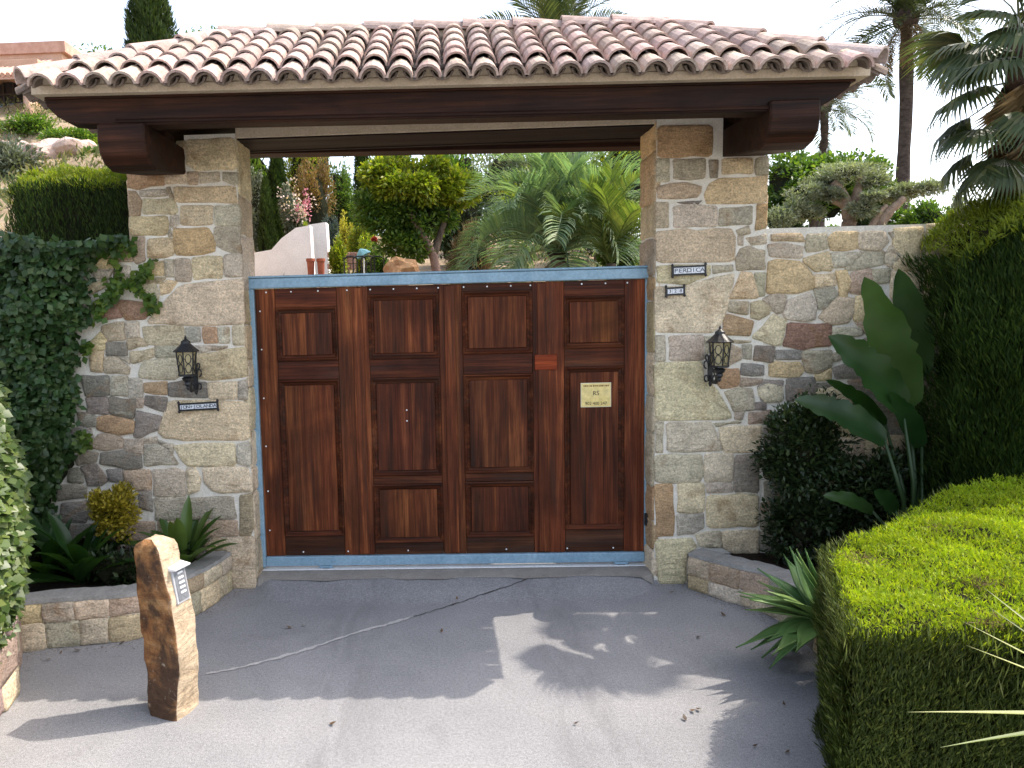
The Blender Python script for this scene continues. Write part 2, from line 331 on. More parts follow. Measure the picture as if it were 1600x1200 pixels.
STONES = '''
b 276 223 289 222 289.6 265 278 265
o 292 220 364 216 368 265 308 265.6 293 256
r 199 267 216 268 256 273 256 289 216 295 200 292
o 258 271 290 270 290 286 260 287
b 294 270 309 270 308 287 295 287
o 313.6 270 341 269 342 283 313.6 286
g 350 270 373 271 373 286 366 288 350 282
g 220 298 258 296 260 306 221 307
b 261 295 266 294 271 308 266 309
t 273 292 366 291 370 318 276 316
b 201 300 212 301 220 314 219 335 202 336
o 225 311 270 311 276 326 276 330 271 334.4 225.6 334.4
o 284 322 332 322 331 350 284 351
g 337 323 368 320 373 326 376 350 338 351
t 204 339 260 338 261 362 256 367 206 368
g 267 338 278 337.6 278 350 272 355 267 353
g 262.4 362 266 359 268 367 264 369
r 272 358 324 357 335 380 334 392 316 396 276 398
g 336 356 376 354 378 394 360 393 338 382
b 208 371 226 372 226.4 406 214 411 207 402
t 232.4 375 268 373 270 398 246 402 232.4 402
t 145 395 176.2 395 176.2 417.5 146.2 418.8
b 182.5 390 206.2 392.5 206.2 407.5 185 407.5
g 147.5 422.5 176.2 421.2 167.5 436.2 150 433.8
g 182.5 415 202.5 417.5 202.5 435 187.5 442.5
b 127.5 437.5 165 440 166.2 447.5 145 457.5 127.5 455
t 233.8 410 255 408.8 255 430 232.5 431.2
g 257.5 407.5 271.2 407 271.2 431.2 258.8 430
b 273.8 406.2 296.2 406.2 298 438 275 437.5
t 301.2 403.8 346.2 401.2 346.2 433.8 303.8 436.2
g 351.2 400 387.5 397.5 391.2 430 352.5 431.2
b 230 436.2 258.8 433.8 250 442.5 230 442.5
t 251.2 446.2 262.5 438.8 276.2 441.2 265 455 252.5 460
g 217.5 446.2 242.5 442.5 247.5 460 245 473.8 227.5 470 215 460
o 283.8 446.2 380 436.2 385 455 381.2 505 320 507.5 228.8 505
x 180 471.2 192.5 470 202.5 471.2 230 473.8 237.5 485 225 497.5 197.5 498.8
x 155 483.8 180 476.2 190 495 160 500
b 161.2 510 180 505 192.5 503.8 195 530 170 531.2 160 517.5
g 197.5 505 216.2 503.8 217.5 526.2 200 527.5
o 223.8 511.2 285 509.5 287 540 232.5 537.5 227.5 530
g 291.2 512.5 311.2 512.5 312.5 532.5 292.5 533.8
r 317.5 512.5 337.5 512.5 340 534.5 320 535
g 341.2 512.5 357.5 512.5 358.8 535 343.2 535
g 363.8 511.2 385 508.8 387.5 537.5 365 537.5
b 200 530 220 528.8 230 540 202.5 546.2
d 167.5 535 196.2 535 197.5 555 167.5 555
t 136.2 540 156.2 520 165 532.5 163.8 545 137.5 546.2
g 243.8 540 282.5 542 275 552.5 272.5 557.5 245 558.8
g 296.2 540 328.8 540 328.8 547.5 301.2 552.5
g 332.5 540 355 540 352.5 543.8 332.5 547.5
b 203.8 550 240 543.8 240 557.5 207.5 567.5
g 165 558.8 182.5 558.8 201.2 573.8 200 583.8 165 582.5
g 187.5 558.8 201.2 558.8 201.2 567.5
t 142.5 550 161.2 550 160 580 142.5 578.8
o 206.2 582.5 225 563.8 275 560 280 587.5 270 592.5 220 590
t 303.8 553.8 335 552.5 352.5 547.5 383.8 542.5 388.8 587.5 335 592.5 306.2 590
d 126.2 587.5 168.8 587.5 171.2 616.2 135 618.8
g 175 588.8 198.8 588.8 198.8 617.5 173.8 616.2
g 201.2 592.5 221.2 592.5 222.5 621.2 202.5 621.2
r 226.2 598.8 260 596.2 260 616.2 227.5 612.5
d 265 598.8 292.5 595 321.2 597.5 323.8 621.2 265 618.8
o 326.2 597.5 370 596.2 370 622.5 328.8 622.5
g 372.5 597.5 391.2 593.8 393.8 622.5 372.5 622.5
d 135 622.5 167.5 621.2 167.5 647.5 137.5 646.2
d 172.5 620 211.2 626.2 207.5 653.8 172.5 645
d 228.8 618.8 260 621.2 258.8 643.8 227.5 632.5
b 213.8 622.5 225 623.8 222.5 635 213.8 635
o 264 627 392 628 396 687 290 687 258 684 249 675
d 122.5 644.2 150.8 651.3 149.4 665.5 125.3 664.1
r 152.2 652.8 174.9 650.8 207.5 657 208.9 675.4 187.7 678.2 153.7 671.2
d 213.2 642.8 252.8 651.3 247.2 671.2 221.7 682.5 210.3 681.1
d 173.5 640 207.5 642.8 207.5 652.8 173.5 647.1
d 105.5 676.8 125.3 666.9 140.9 671.2 145.2 688.2 133.8 696.7 108.3 691
b 140.9 695.2 155.1 679.7 173.5 678.2 190.5 685.3 190.5 699.5 165 702.3 142.3 699.5
g 194.8 686.8 223.1 685.3 223.1 708 196.2 703.8
g 225.9 685.3 244.3 682.5 243.8 691 227.3 692.4
g 247.2 686.8 259.9 691.6 250 693
g 225.9 696.7 250 695.2 267 708 278.3 725 227.3 727.8
g 254.2 695.2 269.8 693.8 269.8 708
o 272.7 696.7 306.7 693.8 364.8 692.4 367.6 722.2 363.3 727.8 295.3 727.8 284 716.5
g 371.8 695.2 395.9 691 400.2 722.2 388.8 727.8 371.8 722.2
d 116.8 713.7 133.8 706.6 152.2 708 148 722.2 122.5 726.4
d 159.3 708 193.3 705.2 218.8 710.8 220.2 730.7 201.8 733.5 157.9 725
d 126.8 730.7 148 723.6 167.8 750.5 156.5 757.6 138.1 757.6
d 167.8 734.9 189.1 732.1 191.9 750.5 172.1 750.5
b 194.8 736.3 234.4 734.9 235.8 764.7 213.2 764.7 207.5 753.3 196.2 751.9
g 240.1 734.9 272.7 732.1 288.2 737.8 289.7 773.2 264.2 774.6 241.5 773.2
o 292.5 733.5 305.2 732.1 312.3 747.7 310.9 764.7 293.9 771.8
o 318 732.1 357.7 729.2 386 732.1 397.3 759 394.5 767.5 346.3 768.9 332.2 764.7 320.8 753.3
d 108.3 733.5 122.5 732.1 129.6 753.3 106.9 751.9
d 88.5 759 119.7 756.2 133.8 761.8 133.8 776 91.3 781.7
d 216 770.3 235.8 767.5 238.7 798.7 218.8 793
g 241.5 778.8 289.7 776 292.5 810 244.3 812.8
g 295.3 778.8 363.3 776 369 810 298.2 811.4
b 374.7 776 398.8 771.8 403 821.3 391.7 835.5 374.7 835.5
b 247.2 815.7 284 814.2 286.8 832.7 250 849.7
b 289.7 815.7 369 812.8 371.8 836.9 329.3 838.3 292.5 844
b 320.8 849.7 335 841.2 350.6 842.6 352 858.2 323.7 861
o 353.4 841.7 400.2 838.9 401.6 920.5 359.1 923.3 354.3 861
d 136.7 781.7 176.3 781.7 176.3 810 139.5 810
d 179.2 773.2 213.2 773.2 216 810 179.2 810
d 97 787.3 133.8 784.5 133.8 815.7 97 815.7
d 97 821.3 148 818.5 148 849.7 99.8 849.7
d 150.8 815.7 199 815.7 199 844 153.7 849.7
b 201.8 815.7 241.5 815.7 241.5 849.7 201.8 849.7
d 289.7 849.7 318 848.2 319.4 875.2 292.5 878
d 247.2 853.9 285.4 849.7 288.2 880.8 250 883.7
d 201.8 853.9 242.9 853.9 244.3 886.5 201.8 886.5
d 150.8 853.9 197.6 852.5 197.6 886.5 150.8 886.5
r 1030 198 1111 197 1110 244 1029 245
g 1024 250 1045 250 1045 282 1025 283
g 1053 250 1100 248 1099 278 1054 279
d 1108 252 1121 252 1120 276 1110 276
t 1130 249 1174 248 1174 271 1130 272
g 1182 250 1199 245 1199 272 1182 272
b 1028 292 1070 287 1094 292 1092 302 1086 308 1030 310
t 1102 304 1110 288 1126 280 1200 275 1198 316 1106 318
g 1024 318 1044 318 1044 354 1024 354
g 1053 324 1078 320.4 1118 322.4 1118 354 1054 355
g 1126 326 1174 322.4 1173 350 1124 353
r 1183 321 1198 320 1197 354 1180 358
o 1027 362 1074 358 1090 362.4 1114 358 1140 358 1147 370 1146 408 1028 410
g 1152 360 1168 354 1171 364 1156 368
g 1153 371 1160 370 1160 382 1154 381
g 1167 372 1200 366 1200 380 1176 382
d 1058 316.4 1082 314.4 1080 318.8
d 1086 315 1095 314 1090 318
o 1027 415.6 1108 414.4 1107 430 1072 443 1028 441
g 1115 415 1143 414 1143 423 1116 427
o 1025 448 1070 448 1120 434 1145 429 1144 444 1138 460 1134 484 1124 508 1112 518 1025 518
g 1151 404 1158 390 1170 386 1193 392 1195 420 1152 421
t 1141 464 1152 444 1158 426 1174 428 1184 462 1180 465 1142 466
g 1179 428 1197 428 1194 460 1186 462
g 1138 476 1144 471 1168 472 1167 491 1140 486
o 1173 474 1188 471 1203 482 1200 490 1186 498 1174 495
r 1132 498 1138 492 1176 502 1170 524 1136 522 1131 516
g 1192 468 1214 458 1228 464 1222 486 1214 489
o 1178 524 1208 492 1228 502 1220 538 1210 538 1178 528
g 1022 526 1038 526 1039 562 1023 563
g 1046 526 1098 524 1098 562 1047 562
g 1101 528 1112 527 1109 544 1101 560
b 1138 537 1156 546 1157 560 1138 570
g 1160 540 1174 540 1173 560 1162 558
d 1181 541 1209 542 1206 566 1178 562
d 1160 568 1201 571 1199 586 1158 585
r 1128 577 1153 577 1153 602 1128 606 1120 596
b 1156 590 1190 592 1186 600 1158 604
g 1140 530.4 1172 532.4 1170 535 1144 535.6
o 1022 568 1096 566 1100 596 1112 603 1120 612 1140 644 1141 651 1130 654 1026 656
g 1133.2 612.8 1153 607.1 1174.2 608.5 1177.1 639.7 1147.3 642.5
g 1148.8 645.3 1161.5 643.9 1158.7 653.8 1148.8 653.8
b 1165.8 645.3 1204 641.1 1204 660.9 1167.2 662.3
g 1185.6 605.7 1198.3 600.6 1221 602.8 1221 625.5 1195.5 626.9 1187 617
d 1179.9 629.8 1195.5 628.3 1195.5 639.7 1179.9 639.7
d 1229.5 601.4 1274.8 600 1272 617 1246.5 625.5 1230.9 625.5
g 1022.7 662.3 1036.8 660.9 1035.4 704.8 1024.1 704.8
g 1042.5 660.9 1107.7 659.5 1119 679.3 1127.5 703.4 1043.9 704.8
g 1116.2 660.9 1154.4 656.7 1155.8 660.9 1121.8 666.6
o 1124.7 668 1192.7 665.2 1187 682.2 1184.2 704.8 1133.2 706.2
o 1024.1 711.9 1094.9 710.5 1097.8 741.7 1090.7 753 1025.5 753
o 1102 710.5 1144.5 709.1 1143.1 751.6 1102 753
d 1148.8 713.3 1187 710.5 1184.2 768.6 1147.3 767.2
g 1104.8 756.4 1141.7 755.3 1143.1 768.6 1106.2 770
r 1022.7 758.7 1051 757.2 1052.4 835.2 1025.5 836.6
o 1059.5 757.2 1099.2 755.8 1099.2 798.3 1059.5 799.8
g 1058.1 805.4 1097.8 802.6 1097.8 823.8 1082.2 832.3 1059.5 835.2
o 1106.2 774.2 1182.8 772.8 1182.8 822.4 1106.2 823.8
g 1087.8 835.2 1124.7 830.1 1127.5 855 1093.5 852.2
o 1130.3 830.9 1184.2 828.1 1184.2 863.5 1147.3 863.5 1130.3 855
o 1024.1 843.7 1079.3 842.2 1087.8 855 1072.2 860.7 1070.8 911.7 1029.8 914.5
d 1195.5 668 1226.7 668 1226.7 704.8 1195.5 704.8
d 1232.3 668 1269.2 665.2 1272 693.5 1232.3 696.3
d 1189.3 787 1215.3 787 1215.3 821 1189.3 826.7
d 1219.6 789.8 1255 789.8 1252.2 826.7 1221 823.8
d 1192.7 713.3 1226.7 710.5 1226.7 747.3 1195.5 747.3
d 1232.3 707.7 1272 704.8 1272 741.7 1232.3 744.5
d 1195.5 753 1240.8 750.2 1238 781.3 1195.5 781.3
d 1246.5 750.2 1283.3 747.3 1283.3 781.3 1246.5 784.2
d 1189.3 832.3 1215.3 826.7 1249.3 835.2 1246.5 860.7 1189.8 860.7
d 1277.7 634 1311.7 631.2 1311.7 662.3 1277.7 665.2
d 1277.7 670.8 1317.3 668 1317.3 699.2 1277.7 702
d 1277.7 707.7 1317.3 704.8 1320.2 741.7 1280.5 741.7
d 1260.7 787 1300.3 784.2 1300.3 823.8 1260.7 826.7
d 1255 832.3 1306 829.5 1306 860.7 1255 860.7
b 1207.5 366.2 1250 365 1256.2 377.5 1207.5 376.2
g 1201.2 382.5 1225 381.2 1252.5 385 1251.2 402.5 1205 400
g 1262.5 367.5 1290 365 1292.5 387.5 1262.5 392.5 1260 385
t 1295 372.5 1305 363.8 1338.8 362.5 1338.8 387.5 1300 390
o 1342.5 363.8 1380 363 1386.2 377.5 1375 390 1343.8 388.8
g 1390 363 1427.5 361.2 1425 376.2 1400 377.5
g 1430 365 1447.5 363 1446.2 375 1432.5 372.5
t 1257.5 403.8 1292.5 393.8 1300 410 1297.5 422.5 1275 422.5 1257.5 410
g 1300 395 1345 393.8 1342.5 402.5 1320 415 1302.5 417.5
g 1322.5 417.5 1350 395 1380 393 1380 412.5 1345 419.5 1325 421.2
g 1382.5 407.5 1392.5 385 1420 380 1427.5 390 1425 417.5 1390 415
t 1202.5 410 1215 406.2 1247.5 410 1260 420 1270 432.5 1270 450 1245 456.2 1198.8 457.5
o 1275 430 1302.5 427.5 1305 445 1275 448.8
t 1306.2 425 1322.5 423.8 1327.5 440 1322.5 462.5 1312.5 462.5
b 1331.2 427.5 1360 421.2 1362.5 450 1355 458.8 1330 457.5
g 1363.8 422.5 1390 420 1387.5 440 1365 442.5
g 1395 422.5 1412.5 420 1410 445 1393.8 447.5
g 1225 490 1232.5 470 1265 458.8 1273.8 475 1272.5 497.5 1260 501.2 1230 497.5
g 1272.5 452.5 1300 447.5 1308.8 460 1290 480 1280 482.5
o 1280 495 1310 465 1335 467.5 1335 485 1325 502.5 1300 506.2
t 1337.5 465 1360 460 1367.5 490 1362.5 496.2 1335 501.2
x 1232.5 505 1297.5 506.2 1297.5 540 1252.5 545 1225 540
b 1337.5 505 1370 498.8 1367.5 517.5 1355 521.2
g 1302.5 512.5 1342.5 512.5 1347.5 522.5 1322.5 526.2 1302.5 535
g 1252.5 552.5 1260 548.8 1297.5 547.5 1297.5 572.5 1277.5 582.5 1260 580
g 1302.5 552.5 1325 547.5 1332.5 557.5 1305 563.8
d 1302.5 575 1345 562.5 1351.2 585 1345 592.5 1307.5 591.2
t 1275 585 1297.5 576.2 1297.5 593.8 1277.5 593.8
d 1230 592.5 1270 590 1275 607.5 1255 620 1232.5 625
d 1185 605 1195 595 1222.5 595 1222.5 622.5 1190 625
d 1277.5 600 1297.5 598.8 1300 615 1277.5 615
g 1371.2 480 1387.5 520 1367.5 520
d 1325 595 1365 592.5 1365 617.5 1340 620
d 1350 530 1382.5 527.5 1385 565 1362.5 557.5
d 1212.5 547.5 1250 547.5 1250 561.2 1213.8 561.2
t 1203.8 570 1212.5 565 1247.5 566.2 1255 577.5 1247.5 587.5 1203.8 587.5
'''

# ================================================================== ground
def m_drive():
    t = NT('pinkish_concrete')
    v = t.coords('pos')
    a = t.noise(v, 1.3, 6, .6, .4)
    b = t.noise(v, 55, 6, .75)
    d = t.noise(v, 190, 4, .75)
    c = t.mix(t.ramp(a, [(.3, 0), (.7, 1)]), (.232, .231, .236), (.298, .293, .294))
    c = t.mix(1, c, t.ramp(b, [(.3, .72), (.5, 1), (.7, 1.26)]), 'MULTIPLY')
    c = t.mix(1, c, t.ramp(d, [(.34, .45), (.5, 1), (.66, 1.5)]), 'MULTIPLY')
    st = t.ramp(t.noise(v, 2.6, 5, .6, .8), [(.58, 0), (.75, .35)])
    c = t.mix(st, c, (.17, .16, .165))
    sx = t.n('ShaderNodeSeparateXYZ'); t.l(t.coords('pos', scale=(1, 1, 1)), sx.inputs[0])
    ab = t.n('ShaderNodeMath', operation='ABSOLUTE'); t.l(sx.outputs[0], ab.inputs[0])   # faint wheel tracks through the gate
    tr = t.ramp(ab.outputs[0], [(.42, 0), (.62, 1), (.82, 1), (1.0, 0)])
    tw = t.ramp(t.noise(t.coords('pos', scale=(3, .6, 1)), 2.2, 6, .7, .6), [(.42, 0), (.66, .42)])
    c = t.mix(t.mix(1, tr, tw, 'MULTIPLY'), c, (.150, .145, .147))
    c = t.mix(t.ramp(t.noise(v, 7, 7, .75, .5), [(.6, 0), (.72, .30)]), c, (.12, .11, .105))
    bb = t.bump(b, .45, .006)
    t.bump(d, .5, .004, bb)
    return t.fin(c, .9, .2)
DRIVE = m_drive()
EARTH = m_simple('dry_earth', (.22, .16, .10), (.36, .28, .19), 1.5, .95, .8, 14, .1, .03)
def smooth(a, b, x):
    t = min(1, max(0, (x-a)/(b-a))); return t*t*(3-2*t)
def rz(x, y):                                          # the drive rises a little into the gate opening
    hw = 1.668-.36*max(0, (-.02-y)/.40)**1.5
    return .090*smooth(-.42, .14, y)*smooth(0, 1, min(1, max(0, (hw-abs(x))/.10)) if y < 0 else (1 if abs(x) < 1.72 else 0))
dx = [-9, -5, -3, -2.2]+[round(-1.75+.05*i, 3) for i in range(71)]+[2.2, 3, 5, 9]
dy = [-45, -20, -8, -4, -2, -1, -.6]+[round(-.46+.03*i, 3) for i in range(33)]
dv = [(x, y, rz(x, y)) for y in dy for x in dx]
dn = len(dx)
df = [(j*dn+i, j*dn+i+1, (j+1)*dn+i+1, (j+1)*dn+i) for j in range(len(dy)-1) for i in range(dn-1)]
drive = tag(mk('driveway', dv, df, DRIVE, smooth=True), kind='structure')
gnd = tag(mk('ground', [(-400, -400, -.35), (400, -400, -.35), (400, 500, -.35), (-400, 500, -.35)], [(0, 1, 2, 3)], EARTH), kind='structure')

def bump2(x, y):
    return .25*math.sin(x*.9+1.3*math.sin(y*.7))+.2*math.sin(y*1.3+x*.4)+.12*math.sin(2.3*x-1.7*y)
def hz(x, y):
    ramp = .2*max(0, y-.9)
    if y > 32: ramp = .2*31.1+.08*(y-32)
    wl = 2.5+.23*max(0, y) if x < 0 else 2.35+.068*max(0, y)
    if x < 0:
        s = smooth(wl-.12, wl+.25+.03*y, -x)
        side = 2.66+.335*max(0, y-.5)+bump2(x, y)*min(1, max(0, y-2)*.2)
        side = max(side, ramp+.3)
    else:
        s = smooth(wl-.12, wl+.25+.05*y, x)
        side = max(2.78+.03*y, ramp+.05)
        side = min(side, 2.6+.085*y)
    return ramp*(1-s)+side*s
xs = sorted(set([-70, -50, -36, -28, -22, -18, -15, -13]+[round(-11+.5*i, 2) for i in range(17)]+[round(-2.9+.1*i, 2) for i in range(9)]+[-1.5, -.8, 0, .8, 1.5]+[round(2.1+.1*i, 2) for i in range(9)]+[3.4+.6*i for i in range(14)]+[13, 16, 20, 26, 36, 50, 70]))
ys = [.5, .7, .9]+[round(1.2+.4*i, 2) for i in range(30)]+[14+i for i in range(20)]+[36, 40, 46, 54, 64, 80, 110, 150]
hv = [(x, y, hz(x, y)) for y in ys for x in xs]
nx = len(xs)
hf = [(j*nx+i, j*nx+i+1, (j+1)*nx+i+1, (j+1)*nx+i) for j in range(len(ys)-1) for i in range(nx-1)]
hill = tag(mk('hillside', hv, hf, EARTH, smooth=True), kind='structure')

# threshold strip of smoother cement under the gate, repaired crack, dead leaves
CEMENT = m_simple('cement', (.235, .215, .19), (.31, .285, .25), 7, .9, .3, 80, .2)
tag(mk('cement_strip', [(x, y+(.02*math.sin(x*7)+.012*math.sin(x*19) if k == 0 else 0), rz(x, y)+.006) for k, y in enumerate((-.03, .0, .03, .06, .09, .12, .16)) for x in [-1.659+.107*i for i in range(32)]], [(32*j+i, 32*j+i+1, 32*j+33+i, 32*j+32+i) for j in range(6) for i in range(31)], CEMENT), kind='structure')
FILL = m_simple('crack_filler', (.40, .385, .375), (.50, .48, .46), 20, .9, .3, 80, .1)
CRK = m_simple('open_crack', (.05, .045, .04), (.12, .11, .10), 20, .95, .3, 80, .1)
def strip(name, pts, w, mat, z):
    v = []; n = len(pts)
    for i, p in enumerate(pts):
        d = (pts[min(i+1, n-1)]-pts[max(i-1, 0)]).normalized(); nn = Vector((-d.y, d.x, 0))
        ww = w*random.uniform(.35, 1.3)
        z2 = z+.001+rz(p.x, p.y)
        v += [p+nn*ww+Vector((0, 0, z2)), p-nn*ww+Vector((0, 0, z2))]
    return tag(mk(name, v, [(2*i, 2*i+1, 2*i+3, 2*i+2) for i in range(n-1)], mat), kind='structure')
ck = [(322, 1054), (372, 1045), (430, 1030), (470, 1018), (520, 1002), (560, 988), (600, 978), (632, 968), (660, 960), (700, 948), (740, 936), (790, 925), (840, 914), (890, 905)]
cw = []
for (a, b) in zip(ck, ck[1:]):
    for k in range(6):
        t_ = k/6; cw.append(atz(a[0]+(b[0]-a[0])*t_, a[1]+(b[1]-a[1])*t_+random.uniform(-.9, .9), 0))
strip('crack_repair', cw[:46], .016, FILL, .004)
strip('crack', cw[44:], .008, CRK, .004)
LIT = m_leaf('dead_leaf', (.03, .02, .015), (.07, .04, .02), (.16, .09, .04), .05)
lb = MB()
for (px, py) in [(452, 980), (474, 977), (714, 935), (665, 899), (444, 922), (795, 928), (1092, 995), (1083, 1110), (1092, 1108), (690, 986), (640, 905), (1230, 1175), (1070, 1122), (900, 1130), (520, 1130), (1180, 1165), (1225, 1100), (95, 1020), (120, 1016), (160, 1012), (75, 1030), (190, 1005), (1050, 925), (620, 880), (860, 905), (1130, 960)]:
    c = atz(px, py, .012)
    a = random.uniform(0, 6.28); r = random.uniform(.010, .026)
    u = Vector((math.cos(a), math.sin(a), .15)); w_ = Vector((-math.sin(a), math.cos(a), .2))
    lb.add([c-u*r, c+w_*r*.6, c+u*r+Vector((0, 0, .012)), c-w_*r*.6+Vector((0, 0, .004))], [(0, 3, 1), (3, 2, 1)])
tag(lb.build('fallen_leaves', LIT, recalc=False), kind='stuff', label='small dry leaves scattered over the driveway')

# ================================================================== stonework
PAL = {'g': (.53, .455, .33), 'o': (.65, .535, .36), 't': (.65, .51, .30), 'b': (.49, .38, .26), 'd': (.285, .25, .20), 'r': (.47, .315, .18), 'x': (.34, .205, .135)}  # d: dark stone, also paints shrub shade into the lower right wall
def col_of(k):
    c = PAL[k]; f = random.uniform(.82, 1.16)
    return (c[0]*f*random.uniform(.95, 1.06), c[1]*f, c[2]*f*random.uniform(.92, 1.08), 1)
def chaikin(p, q=.2):
    o = []
    n = len(p)
    for i in range(n):
        a = Vector(p[i]); b = Vector(p[(i+1) % n])
        o += [a.lerp(b, q), a.lerp(b, 1-q)]
    return o
def stone(uv, mp, parent, key, proud=.022, back=.03, name='stone'):
    """one roughly dressed block: outline uv, mp(u,v,d) gives the world point d in front of the mortar"""
    p = [Vector(q) for q in uv]
    ar = sum(p[i].x*p[(i+1) % len(p)].y-p[(i+1) % len(p)].x*p[i].y for i in range(len(p)))
    if ar < 0: p.reverse()
    c = sum(p, Vector((0, 0)))/len(p)
    p = [q+(q-c).normalized()*.014 for q in p]
    p = chaikin(p, .07)
    if len(p) < 14:                                    # rougher outline on long edges
        q = []
        for i in range(len(p)):
            a, b = p[i], p[(i+1) % len(p)]
            q.append(a)
            L = (b-a).length
            if L > .11:
                nn = Vector((-(b-a).y, (b-a).x)).normalized()
                for t in ((.33, .67) if L > .3 else (.5,)):
                    q.append(a.lerp(b, t)+nn*random.uniform(-.010, .010))
        p = q
    n = len(p)
    c = sum(p, Vector((0, 0)))/n
    pr = proud*random.uniform(.5, 1.2)
    v = []
    def ring(inset, d, jit):
        for q in p:
            e = c-q; L = e.length
            s = min(.8, inset/max(L, 1e-4))
            qq = q+e*s
            v.append(mp(qq.x, qq.y, d+random.uniform(-jit, jit)))
    ring(-.002, -back, 0)
    ring(0, pr*.5, .002)
    ring(.006, pr, .003)
    ring(.04, pr+.004, .006)
    v.append(mp(c.x, c.y, pr+random.uniform(0, .014)))
    f = []
    for k in range(3):
        for i in range(n):
            j = (i+1) % n
            f.append((k*n+i, k*n+j, (k+1)*n+j, (k+1)*n+i))
    for i in range(n):
        f.append((3*n+i, 3*n+(i+1) % n, 4*n))
    f.append(tuple(range(n))[::-1])
    o = mk(name, v, f, STONE, parent, smooth=True, recalc=True)
    o.color = col_of(key)
    return o
def courses(u0, u1, v0, v1, hr, wr, gap=.012):
    """rough courses of blocks in a u,v rectangle"""
    out = []; v = v0
    while v < v1-.02:
        h = random.uniform(*hr)
        if v1-(v+h) < hr[0]*.7: h = v1-v
        u = u0
        while u < u1-.02:
            w = random.uniform(*wr)
            if u1-(u+w) < wr[0]*.7: w = u1-u
            j = lambda s=.012: random.uniform(-s, s)
            if h > hr[0]*1.5 and w < wr[1]*.7 and random.random() < .4:
                m = v+h*random.uniform(.4, .6)
                bl = [(v, m), (m, v+h)]
            else: bl = [(v, v+h)]
            for a, b in bl:
                out.append([(u+gap+j(.006), a+gap+j(.006)), (u+w-gap+j(.006), a+gap+j()), (u+w-gap+j(.006), b-gap+j(.006)), (u+w*.5+j(), b-gap+j(.006)), (u+gap+j(.006), b-gap+j())])
            u += w
        v += h
    return out

HW, XL, XR, TD = 1.675, -2.57, 2.535, .43            # half opening, outer faces of the pillars, pillar depth
ZP = 3.77                                             # top of the pillars
ZC = 3.46                                             # underside of the corbels
gateway = tag(empty('gateway'), 'stone gateway with dark beam and hipped clay tile roof over the wooden gate', 'gateway')
pl = MB().box(XL, -HW, 0, TD, -.1, ZC).box(-2.09, -HW, 0, TD, ZC, ZP).build('stone_pillar', MORTAR, gateway)
pr = MB().box(HW, XR, 0, TD, -.1, ZC).box(HW, 2.19, 0, TD, ZC, ZP).build('stone_pillar', MORTAR, gateway)
WLT, WRT = 2.86, 2.895                                 # tops of the garden walls left and right
wall_l = tag(MB().box(-4.6, XL-.004, .006, .40, -.1, WLT).build('stone_wall', MORTAR), 'rubble stone garden wall left of the gateway, mostly under ivy', 'wall')
wall_r = tag(MB().box(XR+.004, 6.5, .006, .40, -.1, WRT).build('stone_wall', MORTAR), 'rubble stone garden wall right of the gateway behind the big leaves', 'wall')
front = lambda u, v, d: (u, -d, v)
for line in STONES.strip().split('\n'):
    q = line.split(); c = [float(x) for x in q[1:]]
    pts = [aty(c[i], c[i+1], 0) for i in range(0, len(c), 2)]
    pts = [(p.x, max(.01, p.z)) for p in pts]
    cx_ = sum(p[0] for p in pts)/len(pts)
    if cx_ < 0:
        par = pl if cx_ > XL+.04 else wall_l
        lo = XL+.003 if par is pl else -9
        pts = [(min(max(p[0], lo), -HW), p[1]) for p in pts]
    else:
        par = pr if cx_ < XR-.04 else wall_r
        hi = XR-.003 if par is pr else 9
        lo = HW if par is pr else XR-.1
        pts = [(max(min(p[0], hi), lo), p[1]) for p in pts]
    stone(pts, front, par, q[0], .013)
# faces of the pillars inside the opening and on their outer sides
for par, x, sgn in ((pl, -HW, 1), (pr, HW, -1)):
    mp = (lambda x, sgn: lambda u, v, d: (x+sgn*d, u, v))(x, sgn)
    for uv in courses(.004, TD-.004, .02, ZP-.02, (.2, .46), (.25, .43)):
        stone(uv, mp, par, random.choice('ttotrob' if x > 0 else 'ttoobgo'), .014)
for par, x, sgn, z0 in ((pl, XL, -1, WLT), (pr, XR, 1, WRT)):
    mp = (lambda x, sgn: lambda u, v, d: (x+sgn*d, u, v))(x, sgn)
    for uv in courses(.004, TD-.004, z0+.03, ZC-.02, (.15, .3), (.2, .43)):
        stone(uv, mp, par, random.choice('tobg'), .014)
# wall parts out of the photograph's view: coarser courses
for par, u0, u1, z0, zt in ((wall_l, -4.6, -3.4, .02, WLT), (wall_r, 3.78, 6.5, .02, WRT), (wall_r, 2.95, 3.76, .25, 1.62), (wall_r, 3.52, 3.76, 1.64, WRT-.02)):
    for uv in courses(u0, u1, z0, zt, (.18, .34), (.22, .5)):
        stone(uv, front, par, random.choice('gdbot'), .02)

# lintel over the opening
LINT = m_wood('dark_lintel_board', (.006, .003, .002), (.014, .007, .005), (.03, .014, .010), 0, .6, .2)
box('lintel', -HW-.001, HW+.001, .012, TD-.01, 3.735, 3.98, PLASTER, gateway, .006)
box('lintel_board', -HW+.002, HW-.002, .018, TD-.012, 3.722, 3.7335, LINT, gateway, .002)
box('rear_lintel_board', -HW+.002, HW-.002, TD-.009, TD+.03, 3.715, 3.80, LINT, gateway, .004)

